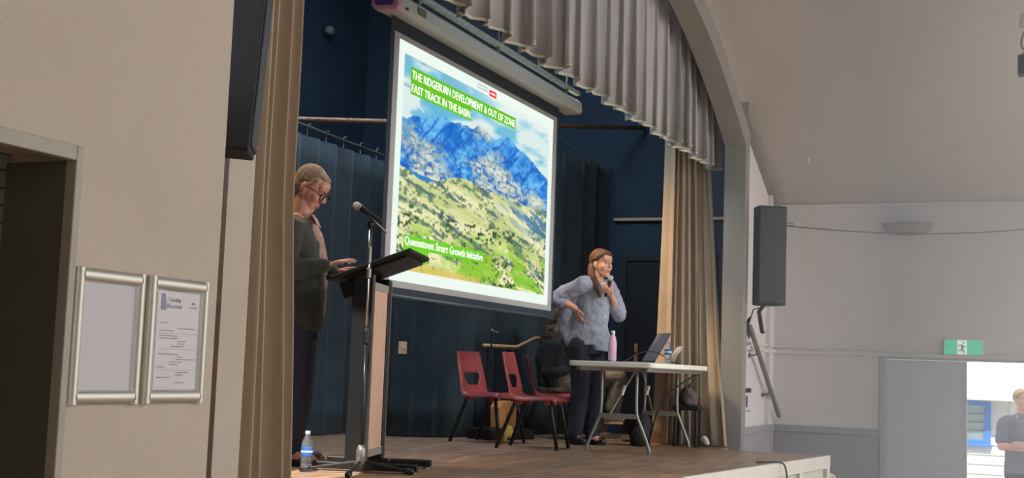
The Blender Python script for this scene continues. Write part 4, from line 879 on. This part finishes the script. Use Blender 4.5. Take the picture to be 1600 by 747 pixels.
# thin haze hanging in the hall by the open door
hz = MB().prism([(6.0, 0.02), (XF-0.06, 0.02), (XF-0.06, 3.5), (AC, ceil_z(AC)-0.06), (6.0, ceil_z(6.0)-0.06)], 'y', -1.65, 1.6).build('haze', bpy.data.materials.new('hall_haze'))
hz['kind'] = 'stuff'; hz['label'] = 'thin haze in the hall air by the open door'; hz['category'] = 'haze'
hm_ = hz.data.materials[0]; hm_.use_nodes = True; nt = hm_.node_tree
for n in list(nt.nodes): nt.nodes.remove(n)
vs2 = nt.nodes.new('ShaderNodeVolumeScatter'); vs2.inputs['Density'].default_value = 0.115; vs2.inputs['Color'].default_value = (0.95, 0.97, 1, 1); vs2.inputs['Anisotropy'].default_value = 0.2
o2 = nt.nodes.new('ShaderNodeOutputMaterial'); nt.links.new(vs2.outputs[0], o2.inputs['Volume'])
# ================================================================== PEOPLE
def V3(*a): return Vector(a)
class Head:
    """head frame: f forward, l left, u up"""
    def __init__(s, c, yaw, pitch=0.0, roll=0.0, k=1.0):
        s.c = Vector(c); s.k = k
        s.M = Matrix.Rotation(yaw, 3, 'Z') @ Matrix.Rotation(pitch, 3, 'Y') @ Matrix.Rotation(roll, 3, 'X')
    def p(s, f, l, u): return s.c + s.M @ (Vector((f, l, u))*s.k)
    def ell(s, mb, f, l, u, r): mb.ell(s.p(f, l, u), tuple(x*s.k for x in r), M=s.M)
    def cap(s, mb, a, b, r0, r1): mb.cap(s.p(*a), s.p(*b), r0*s.k, r1*s.k)
    def skin(s, mb, male=False):
        s.ell(mb, -0.012, 0, 0.03, (0.098, 0.076, 0.095)); s.ell(mb, 0.02, 0, -0.02, (0.072, 0.066, 0.085))
        s.ell(mb, 0.045, 0, -0.06, (0.045, 0.05 if male else 0.044, 0.052)); s.ell(mb, 0.068, 0, -0.098, (0.022, 0.026, 0.018))
        s.ell(mb, 0.062, 0, 0.05, (0.030, 0.055, 0.035))
        for q in (-1, 1):
            s.ell(mb, 0.060, q*0.034, -0.024, (0.024, 0.024, 0.028)); s.ell(mb, 0.078, q*0.028, 0.026, (0.014, 0.022, 0.007))
            s.ell(mb, -0.004, q*0.077, -0.005, (0.020, 0.009, 0.031)); s.ell(mb, 0.002, q*0.074, -0.03, (0.010, 0.008, 0.012))
            s.cap(mb, (0.0, q*0.040, -0.045), (0.05, q*0.024, -0.082), 0.026, 0.022)
        s.cap(mb, (0.088, 0, 0.020), (0.108, 0, -0.018), 0.008, 0.0125)
        for q in (-1, 1): s.ell(mb, 0.098, q*0.011, -0.024, (0.011, 0.008, 0.008))
        s.ell(mb, 0.088, 0, -0.053, (0.010, 0.022, 0.006)); s.ell(mb, 0.086, 0, -0.066, (0.010, 0.019, 0.007))
    def face(s, parent):
        for q in (-1, 1):
            e = MB(); s.ell(e, 0.0755, q*0.030, 0.008, (0.010, 0.012, 0.006)); eo = e.build('eye', M_EYE, parent, smooth=True)
            e = MB(); s.ell(e, 0.0838, q*0.030, 0.008, (0.003, 0.0065, 0.0062)); e.build('iris', M_IRIS, eo, smooth=True)
            e = MB(); s.cap(e, (0.094, q*0.014, 0.030), (0.084, q*0.046, 0.032), 0.0032, 0.002); e.build('eyebrow', mat('brow_brown', rgb(92, 66, 50), 0.9), parent, smooth=True)
        e = MB(); s.ell(e, 0.0935, 0, -0.053, (0.006, 0.020, 0.0045)); s.ell(e, 0.092, 0, -0.063, (0.006, 0.017, 0.005)); e.build('lips', M_LIP, parent, smooth=True)
def hand(mb, wrist, f, n, side, curl, thumb=0.5, k=1.0, spread=0.06):
    """wrist point, finger direction f, palm normal n (curl goes towards n), side=+1/-1 puts the thumb on +/- f x n"""
    f = Vector(f).normalized(); n = Vector(n); n = (n - f*n.dot(f)).normalized(); s = f.cross(n)*side; w = Vector(wrist)
    ks = [0.027, 0.009, -0.010, -0.028]; ln = [(0.042, 0.025, 0.02), (0.047, 0.029, 0.021), (0.043, 0.027, 0.02), (0.033, 0.02, 0.018)]; r0 = [0.0088, 0.009, 0.0086, 0.0076]
    for i in range(4):
        kn = w + f*(0.088-0.004*abs(i-1))*k + s*ks[i]*k
        mb.cap(w + f*0.012*k + s*ks[i]*0.55*k, kn, 0.0125*k, 0.0115*k)
        ang = 0.0; p = kn; d0 = (f + s*spread*(1.5-i)*0.8).normalized(); c = curl[i] if isinstance(curl, (list, tuple)) else curl
        for j, l in enumerate(ln[i]):
            ang += c*(0.9, 1.1, 0.7)[j]
            d = d0*math.cos(ang) + n*math.sin(ang); q = p + d*l*k
            mb.cap(p, q, r0[i]*k*(1-0.10*j), r0[i]*k*(0.94-0.11*j)); p = q
    b = w + f*0.022*k + s*0.022*k; d1 = (f*0.62 + s*0.75 + n*0.3*thumb).normalized(); p1 = b + d1*0.042*k
    mb.cap(b, p1, 0.0145*k, 0.0115*k); d2 = (f*0.85 + s*0.30 + n*0.9*thumb).normalized(); p2 = p1 + d2*0.032*k
    mb.cap(p1, p2, 0.0105*k, 0.0095*k); d3 = (f*0.9 + s*0.05 + n*1.2*thumb).normalized(); mb.cap(p2, p2 + d3*0.024*k, 0.0095*k, 0.0075*k)
def shoe(name, heel, toe, m, m_sole, parent, h=0.075, w=0.042):
    h0 = Vector(heel); t0 = Vector(toe); d = (t0-h0); L = d.length; d.normalize(); x = Vector((d.y, -d.x, 0))
    mb = MB(); 
    mb.chain([h0+Vector((0, 0, 0.045)), h0+d*L*0.45+Vector((0, 0, 0.042)), h0+d*L*0.78+Vector((0, 0, 0.034)), t0+Vector((0, 0, 0.028))-d*0.03], [0.036, 0.038, w*0.92, 0.028])
    mb.cap(h0+d*0.03+Vector((0, 0, 0.055)), h0+d*0.05+Vector((0, 0, h+0.02)), 0.038, 0.036)
    o = remesh(mb, name, m, 0.006, parent, smooth=3)
    secs = MB(); n = 16; rg = []
    for z in (0.0, 0.022):
        ring = []
        for j in range(n):
            t = 2*math.pi*j/n; u = math.cos(t); v = math.sin(t); wd = w*(0.82 if u < 0 else 1.0)
            q = h0 + d*(L*0.5-0.008+u*(L*0.5+0.02)) + x*v*wd; ring.append(Vector((q.x, q.y, h0.z+z)))
        rg.append(ring)
    secs.rings(rg).build('sole', m_sole, o, bevel=0.004)
    return o
def person(label, base, mb, m, voxel, rz=VR):
    b = remesh(mb, 'person', m, voxel, None, smooth=5); tag(b, label, 'person'); b.location = base; b.rotation_euler = (0, 0, rz); return b
# ------------------------------------------------------------------ the woman speaking
kx = 1.015
def W(a, d, z): return Vector((a, d, z))*kx
B = MB()
hd = Head(W(0.158, 0.0, 1.592), R(-47), R(2), 0, 1.06); hd.skin(B)
B.chain([W(0.135, 0.0, 1.54), W(0.125, 0.005, 1.44)], [0.052, 0.056])
B.loft([(0.05, 0, 0.86, 0.14, 0.11, -35), (0.06, 0, 0.98, 0.12, 0.095, -35), (0.08, 0, 1.12, 0.12, 0.095, -35), (0.105, 0, 1.28, 0.15, 0.10, -35), (0.12, 0, 1.40, 0.15, 0.08, -35), (0.125, 0, 1.45, 0.07, 0.055, -35)])
shR, elR, wrR = W(-0.005, -0.125, 1.395), W(-0.215, -0.01, 1.268), W(-0.075, -0.125, 1.190)
shL, elL, wrL = W(0.235, 0.115, 1.395), W(0.318, -0.005, 1.150), W(0.250, -0.125, 1.295)
B.chain([W(0.10, -0.05, 1.40), shR, elR, wrR], [0.06, 0.052, 0.040, 0.027]); B.chain([W(0.15, 0.05, 1.40), shL, elL, wrL], [0.06, 0.052, 0.040, 0.027])
hand(B, wrR, (0.36, 0.10, -0.80), (0.75, 0.55, 0.3), 1, [0.18, 0.2, 0.25, 0.3], 0.3, k=0.86)
hand(B, wrL + W(-0.005, -0.004, 0.012), (-0.62, -0.12, 0.62), (0.25, 0.9, 0.4), -1, [1.0, 1.12, 1.2, 1.25], 0.9, k=0.95)
B.chain([W(-0.005, -0.035, 0.88), W(0.005, -0.03, 0.47), W(-0.045, -0.02, 0.09)], [0.085, 0.055, 0.036]); B.chain([W(0.105, 0.04, 0.88), W(0.145, 0.02, 0.47), W(0.118, 0.02, 0.09)], [0.085, 0.055, 0.036])
B.chain([W(-0.045, -0.02, 0.07), W(0.03, -0.07, 0.035)], [0.036, 0.03]); B.chain([W(0.118, 0.02, 0.07), W(0.19, -0.03, 0.035)], [0.036, 0.03])
wom = person('woman in a loose blue shirt speaking into a microphone, one hand on her hip', (10.97, 3.93, S), B, M_SKIN, 0.0048)
hd.face(wom)
M_SHIRT = mat('blue_stripe_shirt', rgb(158, 163, 182), 0.85, var=0.10, vscale=3, bump=0.5, bscale=14)
C1 = MB()
C1.loft([(0.055, 0.0, 0.885, 0.178, 0.125, -28), (0.056, 0, 0.95, 0.182, 0.13, -28), (0.066, 0, 1.06, 0.175, 0.132, -28), (0.082, 0, 1.20, 0.172, 0.130, -30), (0.100, 0, 1.32, 0.172, 0.125, -33), (0.115, 0, 1.405, 0.16, 0.10, -35), (0.122, 0.01, 1.440, 0.095, 0.07, -35), (0.118, 0.02, 1.462, 0.06, 0.045, -35)], n=28)
C1.loft([(0.155, -0.03, 0.835, 0.10, 0.095, -28), (0.14, -0.03, 0.92, 0.12, 0.11, -28), (0.12, -0.01, 1.05, 0.12, 0.11, -28)])
C1.chain([W(0.09, -0.06, 1.39), shR+W(0, 0, 0.004), shR.lerp(elR, 0.6)+W(-0.01, 0, 0.012), elR+W(-0.015, 0, 0.012)], [0.075, 0.078, 0.075, 0.070])
C1.chain([elR+W(-0.015, 0, 0.0), elR.lerp(wrR, 0.30)], [0.070, 0.062])
C1.chain([W(0.15, 0.05, 1.39), shL, shL.lerp(elL, 0.6)+W(0.012, 0, 0), elL+W(0.008, 0, 0.01)], [0.075, 0.076, 0.074, 0.068]); C1.chain([elL+W(0.008, 0, 0), elL.lerp(wrL, 0.38)], [0.068, 0.060])
# loose back panel of the shirt hanging behind the bent arm
C1.loft([(-0.095, 0.05, 0.87, 0.04, 0.05, 10), (-0.115, 0.05, 0.96, 0.06, 0.06, 10), (-0.135, 0.05, 1.06, 0.07, 0.06, 10), (-0.12, 0.04, 1.20, 0.095, 0.06, 10), (-0.03, 0.02, 1.33, 0.09, 0.06, 10)])
shirt = remesh(C1, 'shirt', M_SHIRT, 0.008, wom, smooth=3, wrinkle=0.030, wscale=0.085)
pl_ = MB()
fc = Vector((math.cos(R(-52)), math.sin(R(-52)), 0))
for z in (0.98, 1.06, 1.14, 1.22, 1.30, 1.37):
    q = Vector((0.10+0.03*(z-0.98), 0, z))+fc*(0.150+0.0*(1.3-z)); MB().lathe([(0.0065, 0), (0.0065, 0.004)], q, n=8, M=fc.to_track_quat('Z', 'Y').to_matrix()).build('button', M_WHITE, shirt)
for sg in (-1, 1):
    lt_ = Vector((-fc.y, fc.x, 0))*sg; c0 = Vector((0.122, 0.0, 1.0))*kx; c0.z = 0
    rows_ = [[c0 + lt_*(0.066-0.045*v+0.012*w_) + fc*(-0.02+0.105*v) + Vector((0, 0, 1.492-0.085*v-0.045*w_-0.015*w_*v)) for w_ in (0, 0.5, 1)] for v in (0, 0.33, 0.66, 1)]
    MB().grid(rows_).build('collar', M_SHIRT, shirt, smooth=True, solid=0.006)
for u in (elR.lerp(wrR, 0.34), elL.lerp(wrL, 0.40)):
    dd = (wrR-elR).normalized() if u.x < 0 else (wrL-elL).normalized()
    MB().lathe([(0.050, -0.022), (0.060, -0.018), (0.060, 0.018), (0.050, 0.022)], u, n=18, M=dd.to_track_quat('Z', 'Y').to_matrix()).build('rolled_cuff', M_SHIRT, shirt, smooth=True)
C2 = MB()
C2.loft([(0.05, 0, 0.80, 0.155, 0.12, -30), (0.05, 0, 0.90, 0.15, 0.115, -30), (0.055, 0, 0.99, 0.125, 0.10, -30)])
C2.chain([W(-0.015, -0.035, 0.85), W(0.0, -0.03, 0.47), W(-0.035, -0.02, 0.10)], [0.105, 0.083, 0.066]); C2.chain([W(0.115, 0.04, 0.85), W(0.145, 0.02, 0.47), W(0.115, 0.02, 0.11)], [0.105, 0.083, 0.066])
remesh(C2, 'trousers', mat('navy_trousers', rgb(40, 44, 56), 0.85, var=0.15, vscale=6, bump=0.4, bscale=12), 0.008, wom, smooth=3, wrinkle=0.022, wscale=0.10)
M_SHOEB = mat('shoe_black', rgb(30, 30, 32), 0.35); M_SHOEP = mat('shoe_pattern', rgb(186, 160, 140), 0.5)
for hl_, to_ in ((W(-0.075, 0.0, 0.0), W(0.06, -0.11, 0.0)), (W(0.09, 0.045, 0.0), W(0.235, -0.05, 0.0))):
    so_ = shoe('shoe', hl_, to_, M_SHOEB, M_SHOEB, wom)
    mm = hl_.lerp(to_, 0.62); MB().ell(mm+Vector((0, 0, 0.060)), (0.035, 0.022, 0.018)).build('shoe_buckle', M_SHOEP, so_, smooth=True)
M_HAIRB = mat('hair_brown', rgb(90, 60, 44), 0.6, var=0.3, vscale=30, stretch=(1, 1, 0.15), bump=0.6, bscale=60)
H1 = MB()
hd.ell(H1, -0.028, 0, 0.042, (0.098, 0.086, 0.096)); hd.ell(H1, 0.025, 0, 0.085, (0.062, 0.062, 0.040)); hd.ell(H1, -0.06, 0, -0.02, (0.062, 0.072, 0.085))
for q in (-1, 1): hd.cap(H1, (0.045, q*0.056, 0.075), (-0.02, q*0.074, 0.035), 0.020, 0.020)
H1.chain([hd.p(-0.055, -0.05, -0.03), hd.p(-0.035, -0.085, -0.10), W(0.085, -0.135, 1.44), W(0.125, -0.165, 1.36), W(0.14, -0.165, 1.30)], [0.045, 0.036, 0.034, 0.032, 0.018])
remesh(H1, 'hair', M_HAIRB, 0.006, wom, smooth=3, wrinkle=0.008, wscale=0.03)
mb_ = Vector(W(0.232, -0.128, 1.462)); hb = Vector(W(0.202, -0.128, 1.335))
handheld('microphone', 'handheld black microphone held up to the woman\'s mouth', (10.97+mb_.x*ca-mb_.y*sa, 3.93+mb_.x*sa+mb_.y*ca, S+mb_.z), (hb-mb_), VR)
# ------------------------------------------------------------------ the man at the lectern
B = MB()
hm = Head((0.045, 0.0, 1.752), R(-14), R(33), 0, 1.18); hm.skin(B, True)
B.chain([(0.015, 0, 1.70), (-0.015, 0, 1.56)], [0.062, 0.066])
B.loft([(0.0, 0, 0.90, 0.12, 0.16), (0.02, 0, 1.05, 0.13, 0.15), (0.02, 0, 1.20, 0.13, 0.16), (0.0, 0, 1.38, 0.12, 0.18), (-0.02, 0, 1.50, 0.09, 0.16), (-0.02, 0, 1.58, 0.06, 0.07)])
s1_, e1_, w1_ = V3(-0.03, -0.215, 1.47), V3(-0.045, -0.255, 1.19), V3(0.195, -0.17, 1.245)
s2_, e2_, w2_ = V3(-0.03, 0.215, 1.47), V3(-0.03, 0.26, 1.19), V3(0.21, 0.16, 1.23)
B.chain([V3(-0.02, -0.1, 1.48), s1_, e1_, w1_], [0.07, 0.06, 0.045, 0.03]); B.chain([V3(-0.02, 0.1, 1.48), s2_, e2_, w2_], [0.07, 0.06, 0.045, 0.03])
hand(B, w1_, (0.9, 0.1, 0.36), (0.25, 0.15, -0.95), 1, [0.12, 0.2, 0.25, 0.3], 0.3, k=1.05); hand(B, w2_, (0.95, -0.1, 0.3), (0.25, 0.0, -0.95), -1, [0.2, 0.25, 0.3, 0.3], 0.3, k=1.05)
for s in (-1, 1): B.chain([(0, s*0.09, 0.90), (0.03, s*0.10, 0.50), (-0.01, s*0.11, 0.09)], [0.10, 0.065, 0.045]); B.chain([(-0.01, s*0.11, 0.07), (0.13, s*0.13, 0.035)], [0.045, 0.035])
man = person('grey-haired man in dark jacket and glasses reading at the lectern', (7.05, 4.45, S), B, M_SKINM, 0.005)
hm.face(man)
H2 = MB()
hm.ell(H2, -0.026, 0, 0.042, (0.092, 0.080, 0.088)); hm.ell(H2, 0.016, 0, 0.086, (0.060, 0.058, 0.028)); hm.ell(H2, -0.06, 0, -0.01, (0.050, 0.068, 0.065))
for q in (-1, 1): hm.cap(H2, (0.03, q*0.066, 0.06), (0.012, q*0.077, 0.012), 0.018, 0.012)
remesh(H2, 'hair', mat('hair_sandy_grey', rgb(152, 130, 110), 0.8, var=0.3, vscale=60, bump=0.5, bscale=120), 0.005, man, smooth=3, wrinkle=0.004, wscale=0.02)
gl = MB()
for q in (-1, 1):
    ring = [hm.p(0.100, q*0.033+0.026*math.cos(t), 0.004+0.021*math.sin(t)) for t in (2*math.pi*j/16 for j in range(17))]
    gl.tube(ring, 0.0036, n=6); gl.tube([hm.p(0.098, q*0.058, 0.01), hm.p(0.06, q*0.080, 0.012), hm.p(-0.005, q*0.084, 0.006)], 0.003, n=6)
gl.tube([hm.p(0.102, -0.009, 0.008), hm.p(0.106, 0, 0.012), hm.p(0.102, 0.009, 0.008)], 0.003, n=6)
gl.build('glasses', M_BLACK, man, smooth=True)
J = MB()
J.loft([(0.005, 0, 0.84, 0.158, 0.205), (0.015, 0, 0.95, 0.162, 0.20), (0.02, 0, 1.10, 0.160, 0.195), (0.015, 0, 1.25, 0.150, 0.21), (0.0, 0, 1.40, 0.135, 0.225), (-0.015, 0, 1.50, 0.10, 0.20), (-0.025, 0, 1.57, 0.062, 0.085)], n=28)
J.chain([V3(-0.02, -0.12, 1.475), s1_+V3(0, 0, 0.0), e1_+V3(-0.01, 0, 0), w1_+V3(-0.02, 0, 0)], [0.085, 0.082, 0.072, 0.052]); J.chain([V3(-0.02, 0.12, 1.475), s2_, e2_, w2_+V3(-0.02, 0, 0)], [0.085, 0.082, 0.072, 0.052])
jk = remesh(J, 'jacket', mat('olive_jacket', rgb(58, 60, 52), 0.9, var=0.10, vscale=8, sheen=0.2, bump=0.3, bscale=60), 0.008, man, smooth=3, wrinkle=0.018, wscale=0.10)
sh_ = MB()
sh_.loft([(0.075, 0, 0.86, 0.090, 0.09), (0.098, 0, 1.0, 0.088, 0.07), (0.100, 0, 1.15, 0.084, 0.06), (0.090, -0.01, 1.30, 0.088, 0.085), (0.060, -0.01, 1.44, 0.088, 0.085), (0.02, 0, 1.545, 0.068, 0.070), (0.012, 0, 1.585, 0.070, 0.072)])
remesh(sh_, 'checked_shirt', mat('pink_check_shirt', rgb(176, 142, 130), 0.85, var=0.25, vscale=50), 0.007, man, smooth=2, wrinkle=0.010, wscale=0.06)
for s in (-1, 1):
    MB().grid([[V3(0.055+0.03*u, s*(0.02+0.065*u)-0.01, 1.585-0.06*v-0.02*u) + V3(0.03*v, 0, 0) for u in (0, 0.5, 1)] for v in (0, 0.5, 1)]).build('collar', MC['pink_check_shirt'], man, solid=0.006, smooth=True)
    MB().grid([[V3(0.045+0.125*v-0.02*u, s*(0.055+0.05*v+0.05*u*math.sin(math.pi*min(1, v+0.15)))-0.01, 1.55-0.42*v) for u in (0, 0.5, 1)] for v in (0, 0.25, 0.5, 0.75, 1)]).build('lapel', MC['olive_jacket'], jk, solid=0.008, smooth=True)
T = MB()
T.loft([(0.0, 0, 0.78, 0.14, 0.19), (0.0, 0, 0.92, 0.13, 0.17)])
for s in (-1, 1): T.chain([(0.0, s*0.10, 0.84), (0.03, s*0.10, 0.50), (0.0, s*0.11, 0.09)], [0.118, 0.090, 0.072])
remesh(T, 'jeans', mat('dark_denim', rgb(44, 50, 66), 0.85, var=0.15, vscale=8), 0.009, man, smooth=3, wrinkle=0.018, wscale=0.09)
for s in (-1, 1): shoe('shoe', V3(-0.05, s*0.11, 0), V3(0.21, s*0.135, 0), mat('shoe_brown', rgb(70, 50, 38), 0.5), M_BLACK, man, w=0.048)
# ------------------------------------------------------------------ seated person
B = MB()
hs_ = Head((0.055, 0.0, 1.115), R(-6), R(8), 0, 1.0); hs_.skin(B)
B.chain([(0.03, 0, 1.05), (-0.01, 0, 0.95)], [0.05, 0.055])
B.loft([(0.0, 0, 0.47, 0.13, 0.17), (-0.02, 0, 0.60, 0.11, 0.14), (-0.04, 0, 0.75, 0.115, 0.15), (-0.03, 0, 0.88, 0.10, 0.16), (-0.02, 0, 0.95, 0.06, 0.07)])
a1, a2, a3 = V3(-0.04, -0.18, 0.87), V3(-0.06, -0.22, 0.62), V3(0.13, -0.15, 0.655)
c1, c2, c3 = V3(-0.02, 0.17, 0.87), V3(0.14, 0.17, 0.66), V3(0.38, 0.03, 0.68)
B.chain([V3(-0.02, -0.08, 0.88), a1, a2, a3], [0.06, 0.052, 0.04, 0.027]); B.chain([V3(-0.02, 0.08, 0.88), c1, c2, c3], [0.06, 0.052, 0.04, 0.027])
hand(B, a3, (0.9, 0.15, -0.1), (0.1, 0, -1), 1, [0.3, 0.35, 0.4, 0.45], 0.4); hand(B, c3, (0.95, -0.1, -0.1), (0, 0, -1), -1, [0.25, 0.3, 0.35, 0.4], 0.4)
B.chain([(0.06, -0.09, 0.52), (0.60, -0.07, 0.60), (0.565, -0.07, 0.25)], [0.09, 0.06, 0.038]); B.chain([(0.06, 0.09, 0.52), (0.52, 0.08, 0.52), (0.46, 0.07, 0.09)], [0.09, 0.06, 0.038])
B.chain([(0.565, -0.07, 0.235), (0.68, -0.08, 0.20)], [0.038, 0.03]); B.chain([(0.46, 0.07, 0.07), (0.60, 0.07, 0.035)], [0.038, 0.03])
seat_p = person('person with long dark hair sitting with crossed legs behind the standing woman', (11.55, 4.41, S), B, M_SKIN, 0.006)
hs_.face(seat_p)
H3 = MB(); hs_.ell(H3, -0.03, 0, 0.035, (0.105, 0.092, 0.10)); hs_.ell(H3, 0.02, 0, 0.08, (0.065, 0.065, 0.042))
for q in (-1, 1): H3.chain([hs_.p(0.02, q*0.075, 0.03), hs_.p(-0.01, q*0.09, -0.10), V3(0.0, q*0.115, 0.90), V3(0.03, q*0.12, 0.80)], [0.035, 0.05, 0.05, 0.025])
H3.chain([hs_.p(-0.07, 0, 0.0), V3(-0.06, 0, 0.95), V3(-0.09, 0, 0.82)], [0.075, 0.08, 0.05])
remesh(H3, 'hair', mat('hair_dark_brown', rgb(58, 46, 42), 0.55, var=0.3, vscale=20, bump=0.6, bscale=50), 0.008, seat_p, smooth=2, wrinkle=0.03, wscale=0.05)
J = MB(); J.loft([(0.01, 0, 0.49, 0.155, 0.195), (-0.015, 0, 0.62, 0.15, 0.18), (-0.04, 0, 0.76, 0.145, 0.18), (-0.03, 0, 0.88, 0.12, 0.185), (-0.02, 0, 0.955, 0.07, 0.085)])
J.chain([V3(-0.02, -0.1, 0.87), a1, a2, a3+V3(-0.02, 0, 0)], [0.08, 0.078, 0.066, 0.05]); J.chain([V3(-0.02, 0.1, 0.87), c1, c2, c3+V3(-0.02, 0, 0)], [0.08, 0.078, 0.066, 0.05])
remesh(J, 'jacket', mat('black_jacket', rgb(30, 33, 38), 0.85, var=0.1, vscale=6), 0.009, seat_p, smooth=3, wrinkle=0.02, wscale=0.09)
T = MB(); T.loft([(0.02, 0, 0.455, 0.17, 0.19), (0.02, 0, 0.55, 0.16, 0.18)])
T.chain([(0.06, -0.09, 0.535), (0.61, -0.07, 0.60), (0.57, -0.07, 0.32)], [0.10, 0.082, 0.075]); T.chain([(0.06, 0.09, 0.53), (0.53, 0.08, 0.52), (0.47, 0.07, 0.13)], [0.10, 0.082, 0.07])
remesh(T, 'trousers', mat('olive_trousers', rgb(104, 98, 88), 0.85, var=0.12, vscale=6), 0.009, seat_p, smooth=3, wrinkle=0.02, wscale=0.09)
M_SHT = mat('shoe_tan', rgb(142, 116, 96), 0.6); M_SHS = mat('sole_cream', rgb(196, 172, 146), 0.6)
sx_ = shoe('shoe', V3(0.52, -0.06, 0.165), V3(0.77, -0.09, 0.165), M_SHT, M_SHS, seat_p)
for i in range(4): MB().cyl(V3(0.64+i*0.02, -0.105, 0.25-i*0.010), V3(0.645+i*0.02, -0.055, 0.252-i*0.010), 0.004).build('shoelace', M_WHITE, sx_)
shoe('shoe', V3(0.42, 0.07, 0.0), V3(0.67, 0.07, 0.0), M_SHT, M_SHS, seat_p)
# ------------------------------------------------------------------ person outside the door
B = MB()
ho_ = Head((0.0, 0, 1.62), R(-75), 0, 0, 1.0); ho_.skin(B, True)
B.chain([(0, 0, 1.56), (0, 0.01, 1.44)], [0.058, 0.062])
B.loft([(0, 0, 0.88, 0.16, 0.12), (0, 0, 1.05, 0.15, 0.115), (0, 0, 1.25, 0.17, 0.12), (0, 0, 1.40, 0.17, 0.10), (0, 0, 1.46, 0.08, 0.07)])
for s in (-1, 1):
    sh0, el0, wr0 = V3(s*0.20, 0.0, 1.37), V3(s*0.255, -0.05, 1.10), V3(-s*0.02, -0.19, 1.10+0.02*s)
    B.chain([V3(s*0.1, 0, 1.39), sh0, el0, wr0], [0.07, 0.06, 0.048, 0.032]); hand(B, wr0, (-s*0.95, 0.05, 0.1), (0, 1, 0), s, 0.3, 0.4)
    B.chain([(s*0.09, 0, 0.88), (s*0.10, -0.02, 0.47), (s*0.11, 0.0, 0.08)], [0.10, 0.06, 0.042]); B.chain([(s*0.11, 0, 0.07), (s*0.12, -0.13, 0.035)], [0.042, 0.034])
outp = person('person in a dark grey t-shirt with folded arms standing outside the open door', (15.87, 0.36, -0.05), B, M_SKIN, 0.007)
ho_.face(outp)
H4 = MB(); ho_.ell(H4, -0.025, 0, 0.045, (0.098, 0.085, 0.092)); ho_.ell(H4, 0.03, 0, 0.088, (0.06, 0.06, 0.034))
remesh(H4, 'hair', mat('hair_light_brown', rgb(150, 118, 84), 0.7, var=0.2, vscale=30), 0.008, outp, smooth=2, wrinkle=0.01, wscale=0.03)
J = MB(); J.loft([(0, 0, 0.80, 0.20, 0.15), (0, 0, 1.0, 0.195, 0.145), (0, 0, 1.22, 0.20, 0.145), (0, 0, 1.37, 0.19, 0.12), (0, 0, 1.45, 0.09, 0.085), (0, 0, 1.475, 0.07, 0.07)])
for s in (-1, 1): J.chain([V3(s*0.1, 0, 1.38), V3(s*0.205, 0, 1.36), V3(s*0.25, -0.03, 1.17)], [0.08, 0.078, 0.07])
remesh(J, 't_shirt', M_TEE, 0.009, outp, smooth=3, wrinkle=0.02, wscale=0.1)
T = MB(); T.loft([(0, 0, 0.80, 0.17, 0.13), (0, 0, 0.92, 0.165, 0.125)])
for s in (-1, 1): T.chain([(s*0.09, 0, 0.82), (s*0.10, -0.02, 0.47), (s*0.11, 0.0, 0.10)], [0.11, 0.085, 0.07]); 
remesh(T, 'trousers', mat('dark_denim', rgb(44, 50, 66), 0.85), 0.01, outp, smooth=3, wrinkle=0.015, wscale=0.1)
for s in (-1, 1): shoe('shoe', V3(s*0.11, 0.05, 0), V3(s*0.125, -0.20, 0), M_SHOEB, M_WHITE, outp)
